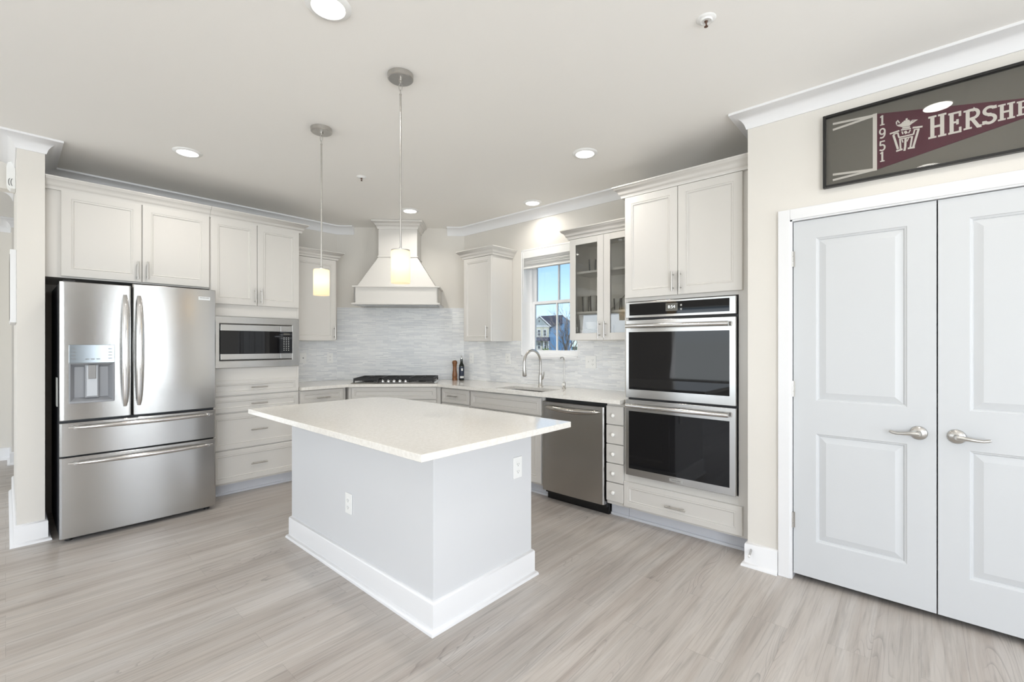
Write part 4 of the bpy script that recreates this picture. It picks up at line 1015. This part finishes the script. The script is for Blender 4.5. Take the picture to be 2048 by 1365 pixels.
def glyph(b, ch, x, z, w_, h_, wt):
    """slab letters drawn with ribbons inside the box x..x+w_, z..z+h_"""
    P = lambda u, v: (x+u*w_, z+v*h_)
    def S(pts, k=1.0):
        lay[0] += 1; b.stroke([P(u, v) for u, v in pts], wt*k, ya-0.00005*(lay[0] % 12), yb)
    sl = 0.62; hv = wt*sl/2/h_
    if ch == 'H':
        for u in (0.24, 0.76):
            S([(u,0),(u,1)]); S([(u-0.22,hv),(u+0.22,hv)], sl); S([(u-0.22,1-hv),(u+0.22,1-hv)], sl)
        S([(0.24,0.5),(0.76,0.5)], 0.75)
    if ch == 'E':
        S([(0.27,0),(0.27,1)]); S([(0.02,hv),(0.95,hv)], sl); S([(0.02,1-hv),(0.92,1-hv)], sl); S([(0.27,0.52),(0.72,0.52)], sl)
        S([(0.90,0),(0.90,0.26)], sl); S([(0.88,1),(0.88,0.76)], sl); S([(0.70,0.40),(0.70,0.64)], sl)
    if ch == 'R':
        S([(0.25,0),(0.25,1)]); S([(0.02,hv),(0.48,hv)], sl); S([(0.02,1-hv),(0.5,1-hv)], sl)
        S([(0.25,1-hv),(0.55,1-hv)]+arc(0.55,0.74,0.27,0.26-hv,90,-90)+[(0.25,0.48)], 0.9)
        S([(0.50,0.48),(0.82,0.05),(1.0,hv)], 0.95)
    if ch == 'S':
        S([(0.88,0.80),(0.84,0.97)], 0.7)
        S(arc(0.50,0.74,0.33,0.20,25,270,14)+arc(0.50,0.28,0.35,0.22,90,-155,14), 0.95); S([(0.12,0.02),(0.13,0.22)], 0.7)
    if ch == 'Y':
        S([(0.5,0),(0.5,0.45)]); S([(0.5,0.42),(0.14,1)]); S([(0.5,0.42),(0.86,1)]); S([(0.27,hv),(0.73,hv)], sl); S([(0,1-hv),(0.34,1-hv)], sl); S([(0.66,1-hv),(1,1-hv)], sl)
    if ch == '1':
        S([(0.5,0),(0.5,1)]); S([(0.15,0.04),(0.85,0.04)], 0.7); S([(0.2,0.82),(0.5,0.96)], 0.8)
    if ch == '9':
        S(arc(0.5,0.68,0.38,0.28,0,360,20), 0.9); S([(0.88,0.70)]+arc(0.45,0.45,0.42,0.41,0,-95,10)+[(0.15,0.08)], 0.9)
    if ch == '5':
        S([(0.90,0.95),(0.22,0.95),(0.17,0.55)], 0.85); S([(0.17,0.55)]+arc(0.47,0.32,0.40,0.28,110,-120,14)+[(0.08,0.12)], 0.9)
b = MB()
for ch, a, bz, wv, hh in (('H',0.420,0.146,0.066,0.108),('E',0.490,0.146,0.046,0.100),('R',0.541,0.151,0.060,0.090),('S',0.601,0.154,0.050,0.082),('H',0.651,0.157,0.054,0.072),('E',0.708,0.160,0.040,0.064),('Y',0.750,0.163,0.044,0.056)):
    glyph(b, ch, a, bz, wv, hh, 0.0145*(hh/0.108)**0.5)
b.build('school_name', CREAM, pn, smooth=0)
b = MB()
for ch, bz in (('1',0.270),('9',0.204),('5',0.140),('1',0.085)): glyph(b, ch, 0.236, bz, 0.026, 0.050, 0.0075)
b.build('year_numerals', CREAM, pn, smooth=0)
# emblem: oil lamp over an open H
b = MB()
for pp, wd in [([(0.2782,0.2164),(0.315,0.2215)],0.0074),([(0.2919,0.2078),(0.3097,0.1308)],0.0086),([(0.3028,0.1222),(0.3273,0.1257)],0.008),([(0.3173,0.1817),(0.3198,0.1296)],0.0068),([(0.2919,0.2095),(0.3089,0.2122)],0.0055),([(0.3089,0.2135),(0.3135,0.1878)],0.0062),([(0.3122,0.1876),(0.3682,0.1874)],0.0062),([(0.315,0.1791),(0.3638,0.1773)],0.0052),([(0.3677,0.1859),(0.3719,0.2091)],0.0062),([(0.3864,0.2061),(0.367,0.124)],0.0086),([(0.3633,0.1791),(0.3559,0.1266)],0.0068),([(0.3465,0.1235),(0.3726,0.1218)],0.008),([(0.3645,0.2202),(0.4009,0.2144)],0.008),([(0.3682,0.2086),(0.3901,0.2072)],0.0049),([(0.3386,0.1752),(0.3373,0.136),(0.3341,0.1155)],0.0086),([(0.3248,0.1744),(0.3286,0.1584)],0.0043),([(0.3497,0.1734),(0.3435,0.1589)],0.0043),([(0.3248,0.2141),(0.3286,0.1997)],0.0049),([(0.3361,0.2122),(0.3423,0.1987)],0.0105),([(0.3564,0.2124),(0.3497,0.1981)],0.0049),([(0.321,0.2229),(0.3584,0.2183)],0.0062),([(0.3261,0.2313),(0.3552,0.2272)],0.0074),([(0.3248,0.2571),(0.3559,0.2558)],0.0068),([(0.3311,0.2627),(0.3515,0.2615)],0.0055),([(0.3386,0.2701),(0.346,0.2689)],0.008),([(0.3046,0.2555),(0.3038,0.2674),(0.3089,0.2733),(0.316,0.259)],0.0046),([(0.3559,0.2469),(0.3628,0.2571),(0.3804,0.2535),(0.3584,0.2406)],0.0037)]:
    lay[0] += 1; b.stroke(pp, wd, ya-0.00005*(lay[0] % 12), yb)
b.prism_xz([(0.3033,0.2519),(0.316,0.2524),(0.3236,0.2559),(0.3559,0.2512),(0.3779,0.2527),(0.3657,0.2453),(0.3534,0.2336),(0.3236,0.2367),(0.3109,0.2441)], ya, yb)
b.build('emblem', CREAM, pn, smooth=0)

# ------------------------------------------------------------------ small things by the left opening and the pantry wall
t = thing('wall_picture', 'white-edged picture hanging on the hall side of the wing wall', 'picture', (0.05, 4.60, 1.48))
b = MB(); b.box(-0.030, 0.0, 0, 0.62, 0, 0.50); b.build('frame', TRIM, t, bev=0.003)
b = MB(); b.box(-0.0315, -0.030, 0.03, 0.59, 0.03, 0.47); b.build('print', MATTE, t, smooth=0)
t = thing('door_chime', 'white rounded door chime box high on the wing wall', 'chime', (0.05, 4.93, 2.47))
b = MB(); b.prism_xz([(-0.05+0.0,0.0),(0,0.0),(0,0.20),(-0.022,0.20),(-0.040,0.185),(-0.046,0.16),(-0.046,0.05),(-0.040,0.018),(-0.026,0.0)][1:], -0.0, 0.13); b.build('cover', WHITEPL, t, bev=0.004)
b = MB()
for k in range(2): b.tube([(-0.026+k*0.012+0.010*math.sin(a)*-1, -0.001, 0.045+0.028*math.cos(a)) for a in [R(20+140*i/8) for i in range(9)]], 0.002, 6)
b.build('sound_slots', SLOT, t)
t = thing('door_stop', 'small spring door stop on the baseboard corner beside the oven tower', 'door stop', (PX-0.015, 0.745, 0.105), 0)
b = MB(); b.tube([(-0.004*0-0.001-0.040*i/40, 0.005*math.cos(i*1.2), 0.005*math.sin(i*1.2)-0.02*i/40) for i in range(41)], 0.0013, 6); b.build('spring', NICKEL, t)
b = MB(); b.tube([(-0.041,0,-0.020),(-0.052,0,-0.026)], 0.006, 12); b.build('tip', WHITEPL, t)

# ------------------------------------------------------------------ outside the kitchen window
AZ = R(41.875)
Fv, Rv = Vector((math.cos(AZ), math.sin(AZ))), Vector((math.sin(AZ), -math.cos(AZ)))
GZ = -0.9
LAWN = mat('lawn', lin(96,104,62), 0.95, noise=0.8, var=0.25)
SIDC = mat('cream_siding', lin(214,211,190), 0.7, bump=0.3, bscale=1, stretch=(0.01,0.01,6), noise=3, var=0.03)
SIDB = mat('blue_siding', lin(116,156,198), 0.7, bump=0.3, bscale=1, stretch=(0.01,0.01,6), noise=3, var=0.05)
SIDG = mat('grey_siding', lin(168,178,180), 0.7, noise=3, var=0.04)
ROOF = mat('shingles', lin(50,58,86), 0.85, noise=6, var=0.25)
GLASSD = mat('far_window_glass', lin(70,76,84), 0.1, noise=2, var=0.1)
BARK = mat('bare_bark', lin(150,138,130), 0.9, noise=40, var=0.2)
LEAF = mat('shrub_leaves', lin(110,138,74), 0.8, noise=30, var=0.3)
struct(MB().box(6, 400, -60, 360, GZ-0.2, GZ).build('ground', LAWN, smooth=0))
def far(px, D):
    v = Fv + Rv*((px-1024)/908); return Vector((v.x*D, v.y*D))
D = 130; k = D/908.0
ctr = far(1098, D); yaw = math.degrees(math.atan2(Rv.y, Rv.x))
t = thing('house', 'two-storey cream and blue house with a front gable seen through the window', 'house', (ctr.x, ctr.y, GZ), yaw)
zz = lambda py: 1.33 + (689.5-py)*k - GZ
cx = lambda px: (px-1098)*k
b = MB(); b.box(cx(1056), cx(1098), 0, 9, 0, zz(654)); b.build('front_wall', SIDC, t, smooth=0)
b = MB(); b.prism_xz([(cx(1058),zz(654)),(cx(1099),zz(654)),(cx(1078.5),zz(634))], 0.0, 6); b.build('front_gable', SIDG, t, smooth=0)
b = MB(); b.stroke([(cx(1054),zz(657)),(cx(1078.5),zz(632)),(cx(1102),zz(653.5))], 0.32, -0.30, 0.2); b.box(cx(1056), cx(1100), -0.12, 0.05, zz(654.5), zz(651.5)); b.build('gable_trim', TRIM, t, smooth=0)
b = MB(); b.prism_xz([(cx(1078.5),zz(632)),(cx(1126),zz(630)),(cx(1126),zz(648)),(cx(1102),zz(653))], 1.2, 1.6); b.prism_xz([(cx(1050),zz(661)),(cx(1078.5),zz(631)),(cx(1103),zz(654)),(cx(1103),zz(655.4)),(cx(1078.5),zz(632.6)),(cx(1050),zz(662.6))], -0.25, 9); b.build('roof', ROOF, t, smooth=0)
b = MB(); b.prism_xz([(cx(1098),0),(cx(1146),0),(cx(1146),zz(646)),(cx(1126),zz(630.5)),(cx(1110),zz(647)),(cx(1106),zz(648)),(cx(1098),zz(655))], 1.7, 9); b.build('side_wall', SIDB, t, smooth=0)
b = MB(); b.stroke([(cx(1099),zz(656)),(cx(1107),zz(647)),(cx(1111),zz(649))], 0.16, 1.45, 1.72); b.stroke([(cx(1118),zz(637)),(cx(1126),zz(629.8)),(cx(1147),zz(646))], 0.25, 1.45, 1.72); b.build('side_trim', TRIM, t, smooth=0)
for px in (1078, 1089.5):
    for ya_, yb_ in ((672,660.5), (698,685)):
        b = MB(); b.box(cx(px-3.8), cx(px+3.8), -0.10, 0.02, zz(ya_+1.5), zz(yb_-1.5)); f = b.build('window', TRIM, t, smooth=0)
        b = MB(); b.box(cx(px-2.4), cx(px+2.4), -0.14, -0.09, zz(ya_), zz((ya_+yb_)/2+0.5)); b.box(cx(px-2.4), cx(px+2.4), -0.14, -0.09, zz((ya_+yb_)/2-0.5), zz(yb_)); b.build('pane', GLASSD, f, smooth=0)
b = MB(); b.box(cx(1078.4-1.3), cx(1078.4+1.3), -0.1, 0.02, zz(644.5), zz(641)); b.build('attic_vent', GLASSD, t, smooth=0)
b = MB(); b.add([(cx(1056),-1.6,zz(681)),(cx(1097),-1.6,zz(681)),(cx(1100),0,zz(675)),(cx(1056),0,zz(675)),(cx(1056),-1.6,zz(682.5)),(cx(1097),-1.6,zz(682.5)),(cx(1100),0,zz(682.5)),(cx(1056),0,zz(682.5))], [(0,1,2,3),(7,6,5,4),(0,4,5,1),(1,5,6,2),(2,6,7,3),(3,7,4,0)]); b.build('porch_roof', ROOF, t, smooth=0)
for px in (1066, 1087, 1096):
    b = MB(); b.box(cx(px)-0.12, cx(px)+0.12, -1.5, -1.3, 0, zz(682)); b.build('porch_post', TRIM, t, smooth=0)
# bare tree nearer the window
Dt = 16; pt = far(1143, Dt)
t = thing('bare_tree', 'leafless grey tree outside in front of the blue house', 'tree', (pt.x, pt.y, GZ))
tr = MB(); bs = MB(); rng = random.Random(3)
def grow(p, d, L, r, depth):
    q_ = p + d*L; mid = p + d*L*0.5 + Vector((rng.uniform(-1,1),rng.uniform(-1,1),0))*L*0.05
    (tr if depth == 0 else bs).tube([p, mid, q_], [r, r*0.85, r*0.7], 5 if depth < 3 else 3, caps=False)
    if depth >= 5: return
    for i_ in range((8, 4, 3, 3, 3)[depth]):
        a = rng.uniform(0, 2*PI); sp = rng.uniform(0.25, 0.75)
        nd = (d + Vector((math.cos(a)*sp, math.sin(a)*sp, rng.uniform(-0.05,0.35)))).normalized()
        u = rng.uniform(0.45, 1.0)
        grow(p + d*L*u, nd, L*(0.50 if depth == 0 else rng.uniform(0.6, 0.8)), r*0.55, depth+1)
grow(Vector((0,0,0)), Vector((-0.06,0.05,1)).normalized(), 1.95, 0.035, 0)
tr.build('trunk', BARK, t); bs.build('branches', BARK, t)
pt = far(1091, 30)
t = thing('shrub', 'small green shrub in front of the cream house', 'shrub', (pt.x, pt.y, GZ))
b = MB()
for _ in range(260):
    a, r0, z = rng.uniform(0,2*PI), rng.uniform(0,0.55), rng.uniform(0.1,1.95); r0 *= (1.15-z/2.4)
    c0 = Vector((r0*math.cos(a), r0*math.sin(a), z)); u_ = Vector((rng.uniform(-1,1),rng.uniform(-1,1),rng.uniform(-1,1))).normalized()*0.14; v_ = Vector((rng.uniform(-1,1),rng.uniform(-1,1),rng.uniform(-1,1))).normalized()*0.07
    b.add([c0-u_, c0+v_, c0+u_, c0-v_], [(0,1,2,3)])
b.build('foliage', LEAF, t, smooth=0, fix=False)
b = MB(); b.cyl((0,0,0),(0,0,1.2),0.03,8); b.build('stem', BARK, t)
pt = far(1149, 40)
t = thing('fence_gate', 'white garden gate seen under the glass cabinet through the window', 'gate', (pt.x, pt.y, GZ), yaw)
for s_ in (-0.36, 0.36):
    b = MB(); b.box(s_-0.06, s_+0.06, -0.06, 0.06, 0, 2.35); b.build('post', TRIM, t, smooth=0)
b = MB(); b.box(-0.30,0.30,-0.02,0.02,0.1,1.75); b.build('panel', TRIM, t, smooth=0)
